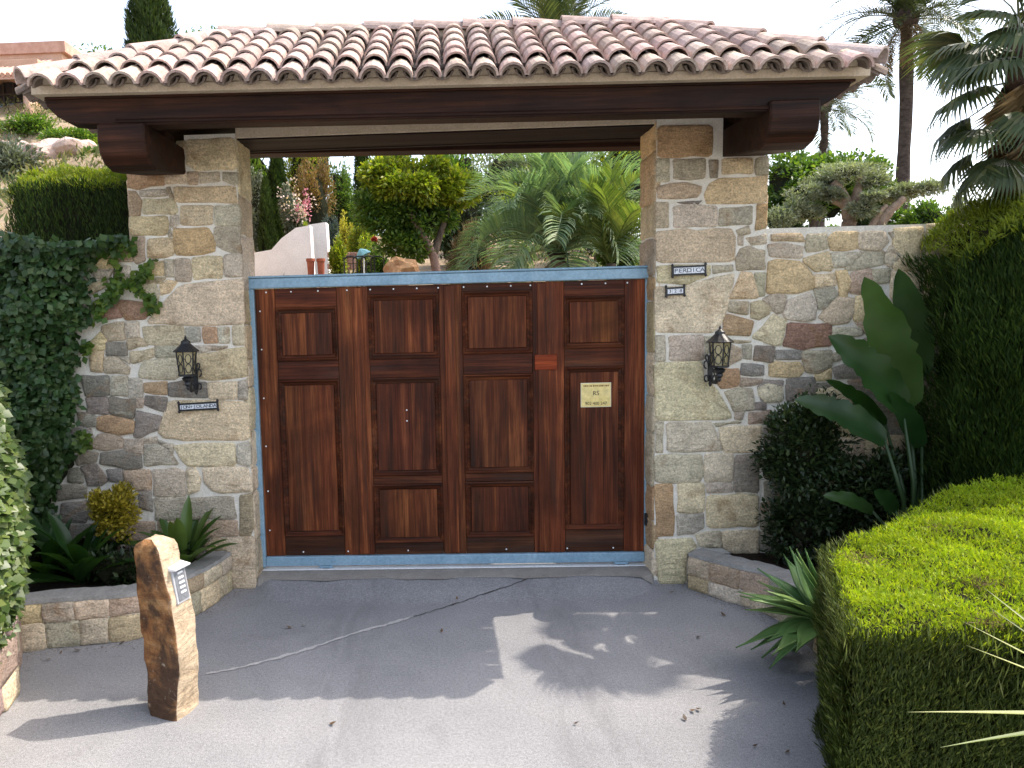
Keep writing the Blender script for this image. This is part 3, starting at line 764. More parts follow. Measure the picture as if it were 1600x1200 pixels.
# beams and corbels
YF, YB = -.78, TD+.78
def beam(y0, y1, name):
    z0, z1 = 3.652, 3.84
    xl, xr = -2.81, 2.75
    prof = [(xl, z1), (xl+.02, z1-.05), (xl+.09, z1-.12), (xl+.17, z1-.165), (xl+.22, z1-.17), (xl+.25, z1-.176), (xl+.38, z0+.012), (xl+.42, z0), (xr-.50, z0), (xr-.45, z0+.012), (xr-.32, z1-.172), (xr-.27, z1-.165), (xr-.2, z1-.16), (xr-.1, z1-.1), (xr-.02, z1-.04), (xr, z1)]
    return prism(name, prof, 'y', y0, y1, BEAM, gateway, .006)
beam(YF, YF+.15, 'front_beam')
prism('beam_moulding', [(YF-.008, 3.692), (YF-.002, 3.692), (YF-.002, 3.672), (YF-.012, 3.667), (YF-.016, 3.679)], 'x', -2.3, 2.25, BEAM, gateway)
box('rear_plate', -2.6, 2.6, YB-.3, YB-.1, 3.80, 3.846, BEAM, gateway, .006)
for (x0, x1) in ((-2.43, -2.09), (2.19, 2.53)):
    pf = [(YF-.035, 3.67), (YF-.045, 3.55), (YF-.03, 3.505), (YF-.02, 3.46), (YF+.05, 3.40), (YF+.16, 3.375), (YF+.3, 3.39), (-.02, ZC), (TD+.02, ZC), (YB-.15, 3.60), (YB-.05, 3.66), (YB-.05, 3.79), (.3, 3.79), (.28, 3.67)]
    prism('corbel', pf, 'x', x0+.002, x1-.002, BEAM, gateway, .012)
    for yy in (-.30,):
        box('corbel_block', x0+.04, x1-.04, yy, yy+.2, 3.61, 3.74, BEAM, gateway, .01)
# eaves slab (mortar bed) that carries the tiles
EX0, EX1, EY0, EY1 = -2.85, 2.82, -.86, TD+.86
RY = TD/2
ZE, ZR = 3.905, 4.54                                   # top of deck at the eaves and at the ridge
run = RY-EY0
roof = None
dv = [(EX0, EY0, ZE-.055), (EX1, EY0, ZE-.055), (EX1, EY1, ZE-.055), (EX0, EY1, ZE-.055), (EX0, EY0, ZE), (EX1, EY0, ZE), (EX1, EY1, ZE), (EX0, EY1, ZE), (EX0+run, RY, ZR), (EX1-run, RY, ZR)]
roof = mk('roof', dv, [(3, 2, 1, 0), (0, 1, 5, 4), (1, 2, 6, 5), (2, 3, 7, 6), (3, 0, 4, 7), (4, 5, 9, 8), (5, 6, 9), (6, 7, 8, 9), (7, 4, 8)], PLASTER, gateway)
box('soffit_board', EX0+.06, EX1-.06, EY0+.06, EY1-.06, ZE-.072, ZE-.057, BEAM, gateway, 0)

# barrel tiles
SL = math.hypot(run, ZR-ZE)
def tile_mesh(name, L, r0, r1, th, arc=165, n=8, inv=False):
    v = []
    for (y, r) in ((0, r0), (L, r1)):
        for rr in (r, r-th):
            for k in range(n+1):
                a = math.radians(90-arc/2+arc*k/n)
                v.append((rr*math.cos(a), y, (rr*math.sin(a))*(-1 if inv else 1)))
    m = n+1; f = []
    for k in range(n):
        f += [(k, k+1, 2*m+k+1, 2*m+k), (m+k+1, m+k, 3*m+k, 3*m+k+1), (k+1, k, m+k, m+k+1), (2*m+k, 2*m+k+1, 3*m+k+1, 3*m+k)]
    f += [(0, 2*m, 3*m, m), (n, m+n, 3*m+n, 2*m+n)]
    me = bpy.data.meshes.new(name); me.from_pydata(v, [], f)
    bm = bmesh.new(); bm.from_mesh(me); bmesh.ops.recalc_face_normals(bm, faces=bm.faces); bm.to_mesh(me); bm.free()
    me.materials.append(TILE)
    return me
T_COVER = tile_mesh('roof_tile', .32, .090, .074, .013)
T_EAVE = tile_mesh('eave_tile', .28, .093, .077, .016)
T_PAN = tile_mesh('pan_tile', .34, .080, .074, .014, 150, 6, True)
T_CAP = tile_mesh('ridge_tile', .42, .104, .088, .016, 170, 10)
TCOL = [(.62, .47, .43), (.65, .50, .45), (.58, .45, .41), (.62, .50, .43), (.56, .46, .43), (.66, .53, .46), (.50, .40, .37), (.60, .51, .44), (.63, .47, .43)]
def tcol():
    c = random.choice(TCOL); f = random.uniform(.64, .90)
    return (c[0]*f, c[1]*f, c[2]*f, 1)
def slope_matrix(side):
    """u along the eave, s up the slope, h above the deck -> matrix placing a tile there"""
    a = math.atan2(ZR-ZE, run)
    if side == 'front': o, ux, sx = Vector((0, EY0, ZE)), Vector((1, 0, 0)), Vector((0, math.cos(a), math.sin(a)))
    if side == 'rear': o, ux, sx = Vector((0, EY1, ZE)), Vector((-1, 0, 0)), Vector((0, -math.cos(a), math.sin(a)))
    if side == 'left': o, ux, sx = Vector((EX0, RY, ZE)), Vector((0, -1, 0)), Vector((math.cos(a), 0, math.sin(a)))
    if side == 'right': o, ux, sx = Vector((EX1, RY, ZE)), Vector((0, 1, 0)), Vector((-math.cos(a), 0, math.sin(a)))
    n = ux.cross(sx)
    def mtx(u, s, h, tilt=0, yaw=0):
        p = o+ux*u+sx*s+n*h
        B = Matrix(((ux.x, sx.x, n.x, p.x), (ux.y, sx.y, n.y, p.y), (ux.z, sx.z, n.z, p.z), (0, 0, 0, 1)))
        return B @ Matrix.Rotation(tilt, 4, 'X') @ Matrix.Rotation(yaw, 4, 'Z')
    return mtx
cosA = run/SL
PITCHX = .184
def lay(side, U0, U1, single):
    mtx = slope_matrix(side)
    n = int(round((U1-U0-.1)/PITCHX))
    px_ = (U1-U0-.1)/n
    acc = []                                          # rest of the tiles, joined
    for i in range(n):
        u = U0+.05+px_*(i+.5)
        room = min(u-U0, U1-u)/cosA                   # hips at 45 degrees in plan
        smax = min(room, SL)-.07
        for j in range(9):
            s = -.135+j*.232+(random.uniform(-.012, .012) if j else 0)
            if s > smax-.10: break
            me = T_EAVE if j == 0 else T_COVER
            L = min(1.0, (smax-s+.10)/.32) if j else 1
            m = mtx(u+random.uniform(-.006, .006), s, .034+(.012 if j else -.012), math.radians(-2.0+random.uniform(-.7, .7)), math.radians(random.uniform(-1.6, 1.6))) @ Matrix.Diagonal((1, max(.45, L), 1, 1))
            acc.append((me, m, 'roof_tile'))
            if j == 0:                                 # doubled tile at the eave
                acc.append((T_EAVE, mtx(u, s+.035, .000, math.radians(-2.6)) @ Matrix.Diagonal((.93, 1, .93, 1)), 'under_tile'))
        if i < n:
            u2 = u+px_/2
            room = min(u2-U0, U1-u2)/cosA; smax = min(room, SL)-.07
            for j in range(9):
                s = -.05+j*.24
                if s > smax-.12: break
                acc.append((T_PAN, mtx(u2, s, .083-.016*(j == 0), math.radians(-2)), 'pan_tile'))
    rest = MB()
    for me, m, nm in acc:
        if single and (nm == 'roof_tile' or (nm == 'pan_tile' and me is T_PAN and False)):
            o = link(nm, me, None, roof); o.matrix_local = m; o.color = tcol()
        else:
            rest.add([m @ vv.co for vv in me.vertices], [tuple(p.vertices) for p in me.polygons])
    r_ = rest.build('pan_tiles' if single else 'rear_tiles', TILE, roof, recalc=False)
    r_.color = (.24, .20, .17, 1); tag(r_, kind='stuff')  # pan tiles coloured dark to paint the shadow between the covers
lay('front', EX0, EX1, True)
lay('rear', -EX1, -EX0, False)
lay('left', EY0-RY, EY1-RY, False)
lay('right', EY0-RY, EY1-RY, False)
# mortar fillets that close the first row of tiles
fm = MB(); mtx = slope_matrix('front'); n_ = int(round((EX1-EX0-.1)/PITCHX)); p_ = (EX1-EX0-.1)/n_
for i in range(n_):
    u = EX0+.05+p_*(i+.5)
    q = [mtx(u, .015, .0) @ Vector((.075*math.cos(a), 0, .10*math.sin(a))) for a in [math.pi*k/6 for k in range(7)]]
    q2 = [mtx(u, .10, .0) @ Vector((.075*math.cos(a), 0, .10*math.sin(a))) for a in [math.pi*k/6 for k in range(7)]]
    fm.add(q+q2, [tuple(range(7)), tuple(range(7, 14))[::-1]]+[(k, k+1, 8+k, 7+k) for k in range(6)]+[(6, 0, 7, 13)])
fm.build('mortar_fillets', PLASTER, roof)
def caps(a, b, h, r=1.0, bed_in=0):
    a = Vector(a); b = Vector(b); d = b-a; L = d.length; n = max(1, int(L/.36)); d.normalize()
    ux = d.cross(Vector((0, 0, 1))).normalized(); nn = ux.cross(d)
    bed = MB()
    for i in range(n):
        p = a+d*(L*i/n)+nn*h
        B = Matrix(((ux.x, d.x, nn.x, p.x), (ux.y, d.y, nn.y, p.y), (ux.z, d.z, nn.z, p.z), (0, 0, 0, 1))) @ Matrix.Rotation(math.radians(-2.0+random.uniform(-.7, .7)), 4, 'X') @ Matrix.Rotation(math.radians(random.uniform(-2, 2)), 4, 'Z')
        o = link('ridge_tile', T_CAP, None, roof); o.matrix_local = B @ Matrix.Diagonal((r, (L/n+.055)/.42, r, 1)); c = tcol(); o.color = (c[0]*1.12, c[1]*1.15, c[2]*1.15, 1)
    bed.tube([a+d*bed_in+nn*(h-.06), b+nn*(h-.06)], .08, 8)
    bed.build('ridge_bedding', PLASTER, roof)
RL, RR = Vector((EX0+run, RY, ZR)), Vector((EX1-run, RY, ZR))
for cx_, cy_, e in ((EX0, EY0, RL), (EX1, EY0, RR), (EX0, EY1, RL), (EX1, EY1, RR)):
    c = Vector((cx_, cy_, ZE))
    c = c+(c-e).normalized()*.05
    caps(c, e, .035, bed_in=.16)
caps(RL-Vector((.05, 0, 0)), RR, .045)

# the old roof has settled a little towards the right pillar
SET = Matrix.Translation((-1.5, 0, 3.8)) @ Matrix.Rotation(math.radians(.79), 4, 'Y') @ Matrix.Translation((1.5, 0, -3.8))
for o in list(gateway.children):
    if o.name.split('.')[0] in ('roof', 'front_beam', 'beam_moulding', 'rear_plate', 'soffit_board'):
        o.matrix_local = SET

# ================================================================== the sliding gate
GY = .20
gate = tag(empty('sliding_gate', (0, 0, 0)), 'weathered reddish brown panelled wooden gate in a blue-grey steel frame', 'gate')
TLc, TRc, BLc, BRc = aty(394, 450, GY), aty(1010, 438, GY), aty(420, 868, GY), aty(1004, 862, GY)
gx0, gx1 = (TLc.x+BLc.x)/2, min(1.66, (TRc.x+BRc.x)/2)
gz0, gz1 = (BLc.z+BRc.z)/2, (TLc.z+TRc.z)/2
GWD, GH = gx1-gx0, gz1-gz0
gu = lambda u: gx0+GWD*u
gv = lambda v: gz0+GH*v
def plank(name, u0, u1, v0, v1, y, mat, tint=1.0, th=.03, bev=.003):
    o = box(name, gu(u0)+.0012, gu(u1)-.0012, y, y+th, gv(v0)+.0008, gv(v1)-.0008, mat, gate, bev)
    t = tint*random.uniform(.85, 1.15)
    o.color = (t, t*random.uniform(.94, 1.05), t*random.uniform(.92, 1.05), 1)
    return o
def panel(u0, u1, v0, v1, nb, mould=.045, raise_=.012):
    """sunk moulding round a raised field of upright boards"""
    x0, x1, z0, z1 = gu(u0), gu(u1), gv(v0), gv(v1)
    prof = [(0, GY-.008), (.010, GY-.016), (.020, GY-.006), (.028, GY+.006), (mould, GY+.014), (mould+.008, GY+.020)]
    v = []; f = []
    for ins, y in prof:
        v += [(x0+ins, y, z0+ins), (x1-ins, y, z0+ins), (x1-ins, y, z1-ins), (x0+ins, y, z1-ins)]
    for k in range(len(prof)-1):
        for i in range(4):
            j = (i+1) % 4
            f.append((4*k+i, 4*k+j, 4*k+4+j, 4*k+4+i))
    m = mk('panel_moulding', v, f, GATE_H, gate, recalc=False)
    m.color = (.85, .85, .85, 1)
    bx0, bx1, bz0, bz1 = x0+mould+.004, x1-mould-.004, z0+mould+.004, z1-mould-.004
    cuts = [0]+sorted(min(.9, max(.1, (k+1)/nb+random.uniform(-.09, .09))) for k in range(nb-1))+[1]
    for a, b in zip(cuts, cuts[1:]):
        xa, xb = bx0+(bx1-bx0)*a, bx0+(bx1-bx0)*b
        o = box('panel_board', xa+.0004, xb-.0004, GY+.012-raise_, GY+.028, bz0, bz1, GATE_V, m, .0012)
        t = random.uniform(.62, 1.0)
        o.color = (t, t*random.uniform(.92, 1.04), t*random.uniform(.9, 1.05), 1)
backing = box('backing_board', gx0+.005, gx1-.005, GY+.03, GY+.045, gz0+.005, gz1-.005, GATE_V, gate, 0)
# leaf seams, then for each leaf: panel limits across, rail heights
LEAF = [(0, .268, .052, .212, [(.735, .93), (.075, .665)], 1.15),
        (.268, .505, .293, .475, [(.735, .968), (.30, .665), (.045, .268)], 1.0),
        (.505, .743, .535, .714, [(.745, .972), (.305, .67), (.062, .272)], .85),
        (.743, 1, .795, .948, [(.757, .945), (.085, .69)], 1.1)]
for (a, b, pa, pb, rows, tint) in LEAF:
    plank('stile', a, pa, 0, 1, GY, GATE_V, tint)
    plank('stile', pb, b, 0, 1, GY, GATE_V, tint*1.05)
    edges = [1]
    for (v0, v1) in rows: edges += [v1, v0]
    edges.append(0)
    for k in range(0, len(edges), 2):
        top, bot = edges[k], edges[k+1]
        o = plank('rail', pa, pb, bot, top, GY+.002, GATE_H, tint*(.62 if bot == 0 else .9))
        if bot == 0: o.color = (.62, .80, .95, 1)        # greyed by rain splash
    for (v0, v1) in rows:
        panel(pa, pb, v0, v1, 3 if v1-v0 > .3 else 2)
    if b < 1:
        plank('cover_strip', b-.016, b+.012, .005, .995, GY-.014, GATE_V, tint*1.1, .014)
rb = plank('replaced_block', .719, .776, .682, .738, GY-.0155, GATE_H, 1.0, .013)
rb.color = (2.0, 1.25, 1.0, 1); tag(rb, 'brighter red replacement block')
# steel frame
ft = aty(700, 427, GY).z
sf = gx0-.075
fr = box('top_rail', sf, min(1.70, gx1+.03), GY-.03, GY+.06, gz1+.004, ft, STEEL, gate, .006)
box('top_lip', sf-.01, min(1.71, gx1+.04), GY-.045, GY+.07, ft+.001, ft+.018, STEEL, gate, .004)
box('side_post', sf, gx0-.004, GY-.028, GY+.06, gz0-.095, gz1+.002, STEEL, gate, .006)
box('side_post', gx1+.003, gx1+.05, GY-.0, GY+.06, gz0-.095, gz1+.002, STEEL, gate, .006)
bz = gz0-.085
box('bottom_rail', gx0-.002, gx1+.001, GY-.028, GY+.06, bz, gz0-.003, STEEL, gate, .006)
for u in (.16, .94):
    MB().tube([(gu(u), GY-.02, bz-.012), (gu(u), GY+.05, bz-.012)], .034, 14).build('roller_wheel', IRON, gate)
    box('roller_bracket', gu(u)-.06, gu(u)+.06, GY-.026, GY+.056, bz-.02, bz-.002, STEEL, gate, .003)
track = tag(MB().box(gx0-.05, 1.66, GY-.045, GY+.03, .05, bz-.026).build('gate_track', GALV, bevel=.002), 'pale galvanised floor track running below the wooden gate', 'gate track')
# coach bolts
bolt = MB().lathe((0, 0, 0), [(.007, 0), (.007, .003), (.003, .005)], 8)
bm_ = bolt.build('bolt', GALV, gate); bm_.rotation_euler = (math.radians(90), 0, 0)
spots = [(u, .988) for u in (.03, .095, .165, .24, .30, .36, .42, .475, .54, .60, .66, .71, .84, .9, .955)]+[(.012, v) for v in (.1, .25, .42, .6, .78, .92)]+[(u, .015) for u in (.1, .22, .38, .5, .64, .8, .92)]+[(.386, .545), (.386, .505)]
for i, (u, v) in enumerate(spots):
    o = bm_ if i == 0 else bm_.copy()
    if i: COL.objects.link(o); o.parent = gate
    y = GY-.0155 if u not in (.386,) else GY-.001
    o.location = (gu(u), y+.012 if u != .386 else y, gv(v))
box('lock_box', gx1+.002, gx1+.052, GY-.045, GY-.002, gv(.10), gv(.145), IRON, gate, .004)

# ------------------------------------------------------------------ lettering
def text_mesh(txt, size, align='CENTER'):
    cu = bpy.data.curves.new('t', 'FONT'); cu.body = txt; cu.size = size; cu.align_x = align; cu.align_y = 'CENTER'; cu.extrude = .0006
    o = bpy.data.objects.new('t', cu); COL.objects.link(o)
    bpy.context.view_layer.update()
    me = bpy.data.meshes.new_from_object(o.evaluated_get(bpy.context.evaluated_depsgraph_get()))
    bpy.data.objects.remove(o); bpy.data.curves.remove(cu)
    me.materials.clear()
    return me
ENAMEL = m_plain('white_enamel', (.78, .80, .84), .25, .5)
INK = m_plain('dark_blue_letter', (.012, .016, .035), .4, .4)
def nameplate(px, py, txt, w, h, label, roll=.0, y=-.03):
    c = aty(px, py, y)
    r = tag(empty('name_sign', c), label, 'sign', 'tiled name signs on the pillars')
    r.rotation_euler = (0, -roll, 0)
    fr = MB()
    t = .013
    fr.box(-w/2, w/2, -.010, .012, h/2-t, h/2).box(-w/2, w/2, -.010, .012, -h/2, -h/2+t).box(-w/2, -w/2+t, -.010, .012, -h/2+t, h/2-t).box(w/2-t, w/2, -.010, .012, -h/2+t, h/2-t).box(-w/2+t, w/2-t, .004, .012, -h/2+t, h/2-t)
    fr.build('sign_frame', IRON, r)
    for s in (-1, 1):
        k = MB().lathe((0, 0, 0), [(.004, -.012), (.011, -.004), (.011, .004), (.004, .014)], 8).build('corner_knob', IRON, r)
        k.location = (s*(w/2-.004), -.002, h/2+.006)
        k2 = k.copy(); COL.objects.link(k2); k2.parent = r; k2.location = (s*(w/2-.004), -.002, -h/2-.004)
    n = len(txt); pw = (w-2*t)/n
    for i, ch in enumerate(txt):
        x = -w/2+t+pw*(i+.5)
        tl = box('letter_tile', x-pw/2+.0012, x+pw/2-.0012, -.006, .003, -h/2+t+.001, h/2-t-.001, ENAMEL, r, .0015)
        if ch != ' ':
            me = text_mesh(ch, (h-2*t)*.92); me.materials.append(INK)
            L = link('letter', me, None, tl)
            L.matrix_local = Matrix.Translation((x, -.0075, 0)) @ Matrix.Rotation(math.radians(90), 4, 'X') @ Matrix.Diagonal((min(1.15, pw/((h-2*t)*.62)), 1, 1, 1))
    return r
nameplate(310, 635, 'JON+JOLANDA', .335, .066, 'long narrow name sign of white letter tiles below the left lantern', .035)
nameplate(1076.5, 422.5, 'PERDICA', .268, .076, 'upper black framed name sign with seven white letter tiles, right pillar', .02)
nameplate(1055, 455, '328', .152, .066, 'small house number sign of white tiles below the longer sign on right pillar', .03)

YEL = m_simple('yellow_print', (.72, .55, .17), (.78, .63, .28), 3, .45, .03, 30, .4)
cg = aty(931, 617, GY-.004)
ws = tag(empty('notice_sign', (cg.x, GY-.008, cg.z)), 'yellow notice plate with black print on the right leaf of the gate', 'notice')
box('plate', -.122, .122, -.002, .002, -.098, .098, YEL, ws, .0015)
box('plate_border', -.127, .127, .0005, .004, -.103, .103, m_plain('cream_edge', (.8, .72, .5), .5), ws, .001)
PRINT = m_plain('black_print', (.03, .02, .015), .5)
PRINT2 = m_plain('brown_print', (.25, .12, .03), .5)
for txt, sz, z, mt in (('RS', .052, .014, PRINT), ('902 400 247', .036, -.072, PRINT)):
    me = text_mesh(txt, sz); me.materials.append(mt)
    L = link('print', me, None, ws); L.location = (0, -.0028, z); L.rotation_euler = (math.radians(90), 0, 0)
pm = MB(); x = -.105                                    # the top line is too small to read: a row of short strokes
while x < .10:
    w_ = random.uniform(.006, .012)
    pm.box(x, x+w_, -.0030, -.0022, .072+random.uniform(-.003, .001), .084); x += w_+random.choice((.003, .003, .003, .009))
pm.build('print_line', PRINT2, ws)

# ------------------------------------------------------------------ wall lanterns
GLASS = NT('amber_seeded_glass')
GLASS.fin((.52, .44, .24), .25, .5)
GLASS.b.inputs['Transmission Weight'].default_value = .35
GLASS = GLASS.m
def lantern(bx, bz, label, s=1.0):
    """bracket foot at the wall point (bx, bz); lantern stands on an arm in front of it"""
    r = tag(empty('wall_lantern', (bx, -.03, bz)), label, 'lantern', 'wall lanterns beside the gate')
    # back plate with scrolls
    b = MB()
    b.box(-.018, .018, -.012, .0, -.10, .10)
    for sg in (-1, 1):
        for zc, rr in ((-.075, .022), (.03, .026), (.085, .018)):
            pts = [(sg*(.018+rr*(1-math.cos(a))*.6), -.014, zc+rr*math.sin(a)*1.1) for a in [k*.55 for k in range(10)]]
            b.tube(pts, .006, 6)
    b.lathe((0, -.012, -.12), [(.003, -.02), (.012, -.006), (.015, .006), (.008, .02)], 8)
    b.build('back_plate', IRON, r)
    a = MB()
    pts = [(0, -.012, -.06), (0, -.06, -.10), (0, -.12, -.095), (0, -.17, -.05), (0, -.19, .0), (0, -.19, .03)]
    a.tube(pts, [.014, .015, .016, .016, .015, .013], 8)
    a.tube([(0, -.012, .04), (0, -.05, .02), (0, -.09, -.03), (0, -.13, -.07)], .008, 6)
    a.lathe((0, -.19, -.03), [(.004, -.055), (.016, -.04), (.010, -.028), (.026, -.012), (.022, .004), (.036, .02), (.044, .036), (.03, .045)], 10)
    a.build('arm', IRON, r)
    z0, z1 = .03, .205
    R0, R1 = .058, .074
    hx = lambda R, k: (R*math.cos(math.pi/6+k*math.pi/3), -.19+R*math.sin(math.pi/6+k*math.pi/3))
    c = MB()
    c.lathe((0, -.19, 0), [(.03, z0-.012), (R0+.014, z0-.008), (R0+.014, z0+.004), (R0, z0+.008)], 6)
    for k in range(6):
        (xa, ya), (xb, yb) = hx(R0, k), hx(R1, k)
        c.tube([(xa, ya, z0), (xb, yb, z1)], .0055, 5)
    c.build('cage', IRON, r)
    for k in range(6):
        (xa, ya), (xb, yb) = hx(R0-.003, k), hx(R0-.003, k+1)
        (xc, yc), (xd, yd) = hx(R1-.003, k+1), hx(R1-.003, k)
        g = mk('glass_pane', [(xa, ya, z0), (xb, yb, z0), (xc, yc, z1), (xd, yd, z1)], [(0, 1, 2, 3)], GLASS, r)
        # figure-of-eight tracery in front of the pane
        nrm = Vector(((xa+xb)/2, (ya+yb)/2+.19, 0)).normalized()
        o_ = Vector(((xa+xb+xc+xd)/4, (ya+yb+yc+yd)/4, (z0+z1)/2))+nrm*.005
        side = Vector((xb-xa, yb-ya, 0)).normalized()
        tr = MB()
        for zc in (-.036, .036):
            tr.tube([o_+side*(.021*math.cos(q))+Vector((0, 0, zc+.034*math.sin(q))) for q in [i*math.pi/6 for i in range(13)]], .0034, 5, False)
        for sg in (-1, 1):
            for zc in (-.036, .036):
                tr.tube([o_+side*sg*.021+Vector((0, 0, zc)), o_+side*sg*.032+Vector((0, 0, zc))], .003, 4)
        tr.build('tracery', IRON, g)
    k = MB().lathe((0, -.19, 0), [(R1+.022, z1), (R1+.024, z1+.006), (R1+.004, z1+.022), (.052, z1+.045), (.036, z1+.062), (.034, z1+.078), (.018, z1+.09), (.008, z1+.098), (.010, z1+.106), (.003, z1+.122)], 12)
    k.build('roof_cap', IRON, r, smooth=False)
    r.scale = (s, s, s)
    return r
pL = aty(308, 588, 0); pR = aty(1107, 575, 0)
lantern(pL.x, pL.z, 'black iron wall lantern on the left pillar above the long name sign', 1.06)
lantern(pR.x, pR.z, 'black iron wall lantern right of the gate with amber glass, on the right pillar', 1.06)

# ------------------------------------------------------------------ standing stone with entry panel
BOL = None
def m_bollard():
    t = NT('rust_brown_sandstone')
    v = t.coords('pos'); v2 = t.coords('pos', scale=(3, 3, 9), rot=(.1, .15, 0))
    a = t.noise(v2, 1.1, 6, .65, .6); b = t.noise(v, 26, 8, .75); d = t.noise(v, 3.4, 6, .65, .5)
    c = t.ramp(a, [(.3, (.10, .045, .022)), (.45, (.27, .125, .05)), (.6, (.40, .22, .09)), (.75, (.52, .36, .19))])
    c = t.mix(.75, c, t.ramp(a, [(.3, (.44, .34, .22)), (.6, (.60, .50, .36))]))
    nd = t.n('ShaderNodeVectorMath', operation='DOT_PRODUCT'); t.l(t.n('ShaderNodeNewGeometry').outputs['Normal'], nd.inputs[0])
    nd.inputs[1].default_value = (-.5, -.86, 0)                 # brown front darkened to paint in its shade; sunlit side kept pale
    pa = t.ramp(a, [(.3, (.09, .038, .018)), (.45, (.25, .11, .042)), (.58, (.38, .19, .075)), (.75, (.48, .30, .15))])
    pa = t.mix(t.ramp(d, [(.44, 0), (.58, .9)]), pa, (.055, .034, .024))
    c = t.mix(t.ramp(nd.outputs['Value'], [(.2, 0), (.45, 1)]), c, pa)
    c = t.mix(t.ramp(t.noise(v, 14, 6, .7, .5), [(.6, 0), (.7, .6)]), c, (.50, .42, .32))
    c = t.mix(1, c, t.ramp(b, [(.3, .62), (.5, 1), (.7, 1.3)]), 'MULTIPLY')
    bb = t.bump(a, .8, .04); t.bump(b, .8, .012, bb)
    return t.fin(c, .85, .25)
bc = atz(266, 1128, 0); bc = Vector((bc.x+.0, bc.y+.12, 0))
bw = 3.95/1141
from mathutils import noise as mnoise
v = []; NR, NA = 40, 36
for i in range(NR+1):
    t_ = i/NR; z = -.05+1.10*t_
    zz = max(0, min(1.05, z))
    xl_ = -.135-.035*zz+.005*math.sin(9*zz)                 # left edge leans out towards the top
    xr_ = .075+.030*smooth(0, .35, zz)-.16*max(0, zz-.55)**1.2-.015*zz+.006*math.sin(3*zz+.5)
    yf, yb = -.105+.008*math.sin(5*zz), .115-.05*zz
    k = 1.0
    if zz > .99:
        u = (zz-.99)/.06; k = math.sqrt(max(0.0, 1-u*u*.9))
    cx_, cy_ = (xl_+xr_)/2, (yf+yb)/2
    hx_, hy_ = (xr_-xl_)/2*k, (yb-yf)/2*(.35+.65*k)
    for j in range(NA):
        a = 2*math.pi*j/NA
        ca, sa = math.cos(a), math.sin(a)
        ex = .2
        x = cx_+hx_*math.copysign(abs(ca)**ex, ca); y = cy_+hy_*math.copysign(abs(sa)**ex, sa)
        p = Vector((x, y, z))
        q = p*7
        dsp = .009*mnoise.noise(q)+.006*mnoise.noise(q*2.7+Vector((3, 1, 2)))
        ledge = .005 if math.sin(zz*14+2*math.sin(j*.35)) > .55 else 0
        nrm = Vector((ca, sa, 0))
        p += nrm*(dsp-ledge)
        v.append(bc+p)
RZ = Matrix.Rotation(math.radians(-20), 3, 'Z'); v = [bc+RZ @ (p-bc) for p in v]
f = [(i*NA+j, i*NA+(j+1) % NA, (i+1)*NA+(j+1) % NA, (i+1)*NA+j) for i in range(NR) for j in range(NA)]
f.append(tuple(NR*NA+j for j in range(NA)))
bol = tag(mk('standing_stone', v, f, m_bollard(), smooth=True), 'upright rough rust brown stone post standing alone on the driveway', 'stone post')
ICM = m_simple('brushed_panel', (.24, .25, .27), (.32, .33, .35), 20, .35, .05, 60, .5, .001, metal=.4)
po = RZ @ Vector((.060, .0, 0))
ic = tag(empty('entry_panel', (bc.x+po.x, bc.y+po.y, .80)), 'small grey entry panel with pale rain hood on the standing stone', 'entry panel')
ic.rotation_euler = (0, math.radians(-10), math.radians(-20))
box('panel_body', -.02, .016, -.055, .055, -.125, .075, m_plain('pale_casing', (.44, .44, .45), .4), ic, .003)
box('panel_face', .0165, .021, -.043, .043, -.112, .062, ICM, ic, .002)
hood = prism('rain_hood', [(-.03, .078), (.052, .070), (.056, .080), (-.03, .108)], 'y', -.066, .066, m_plain('white_hood', (.78, .78, .78), .45), ic, .002)
hood.data.name = 'rain_hood'
for i in range(5):
    box('call_button', .0212, .0255, -.022, .022, .040-.028*i, .052-.028*i, m_plain('button', (.75, .75, .75), .4) if i == 0 else bpy.data.materials['button'], ic, .001)

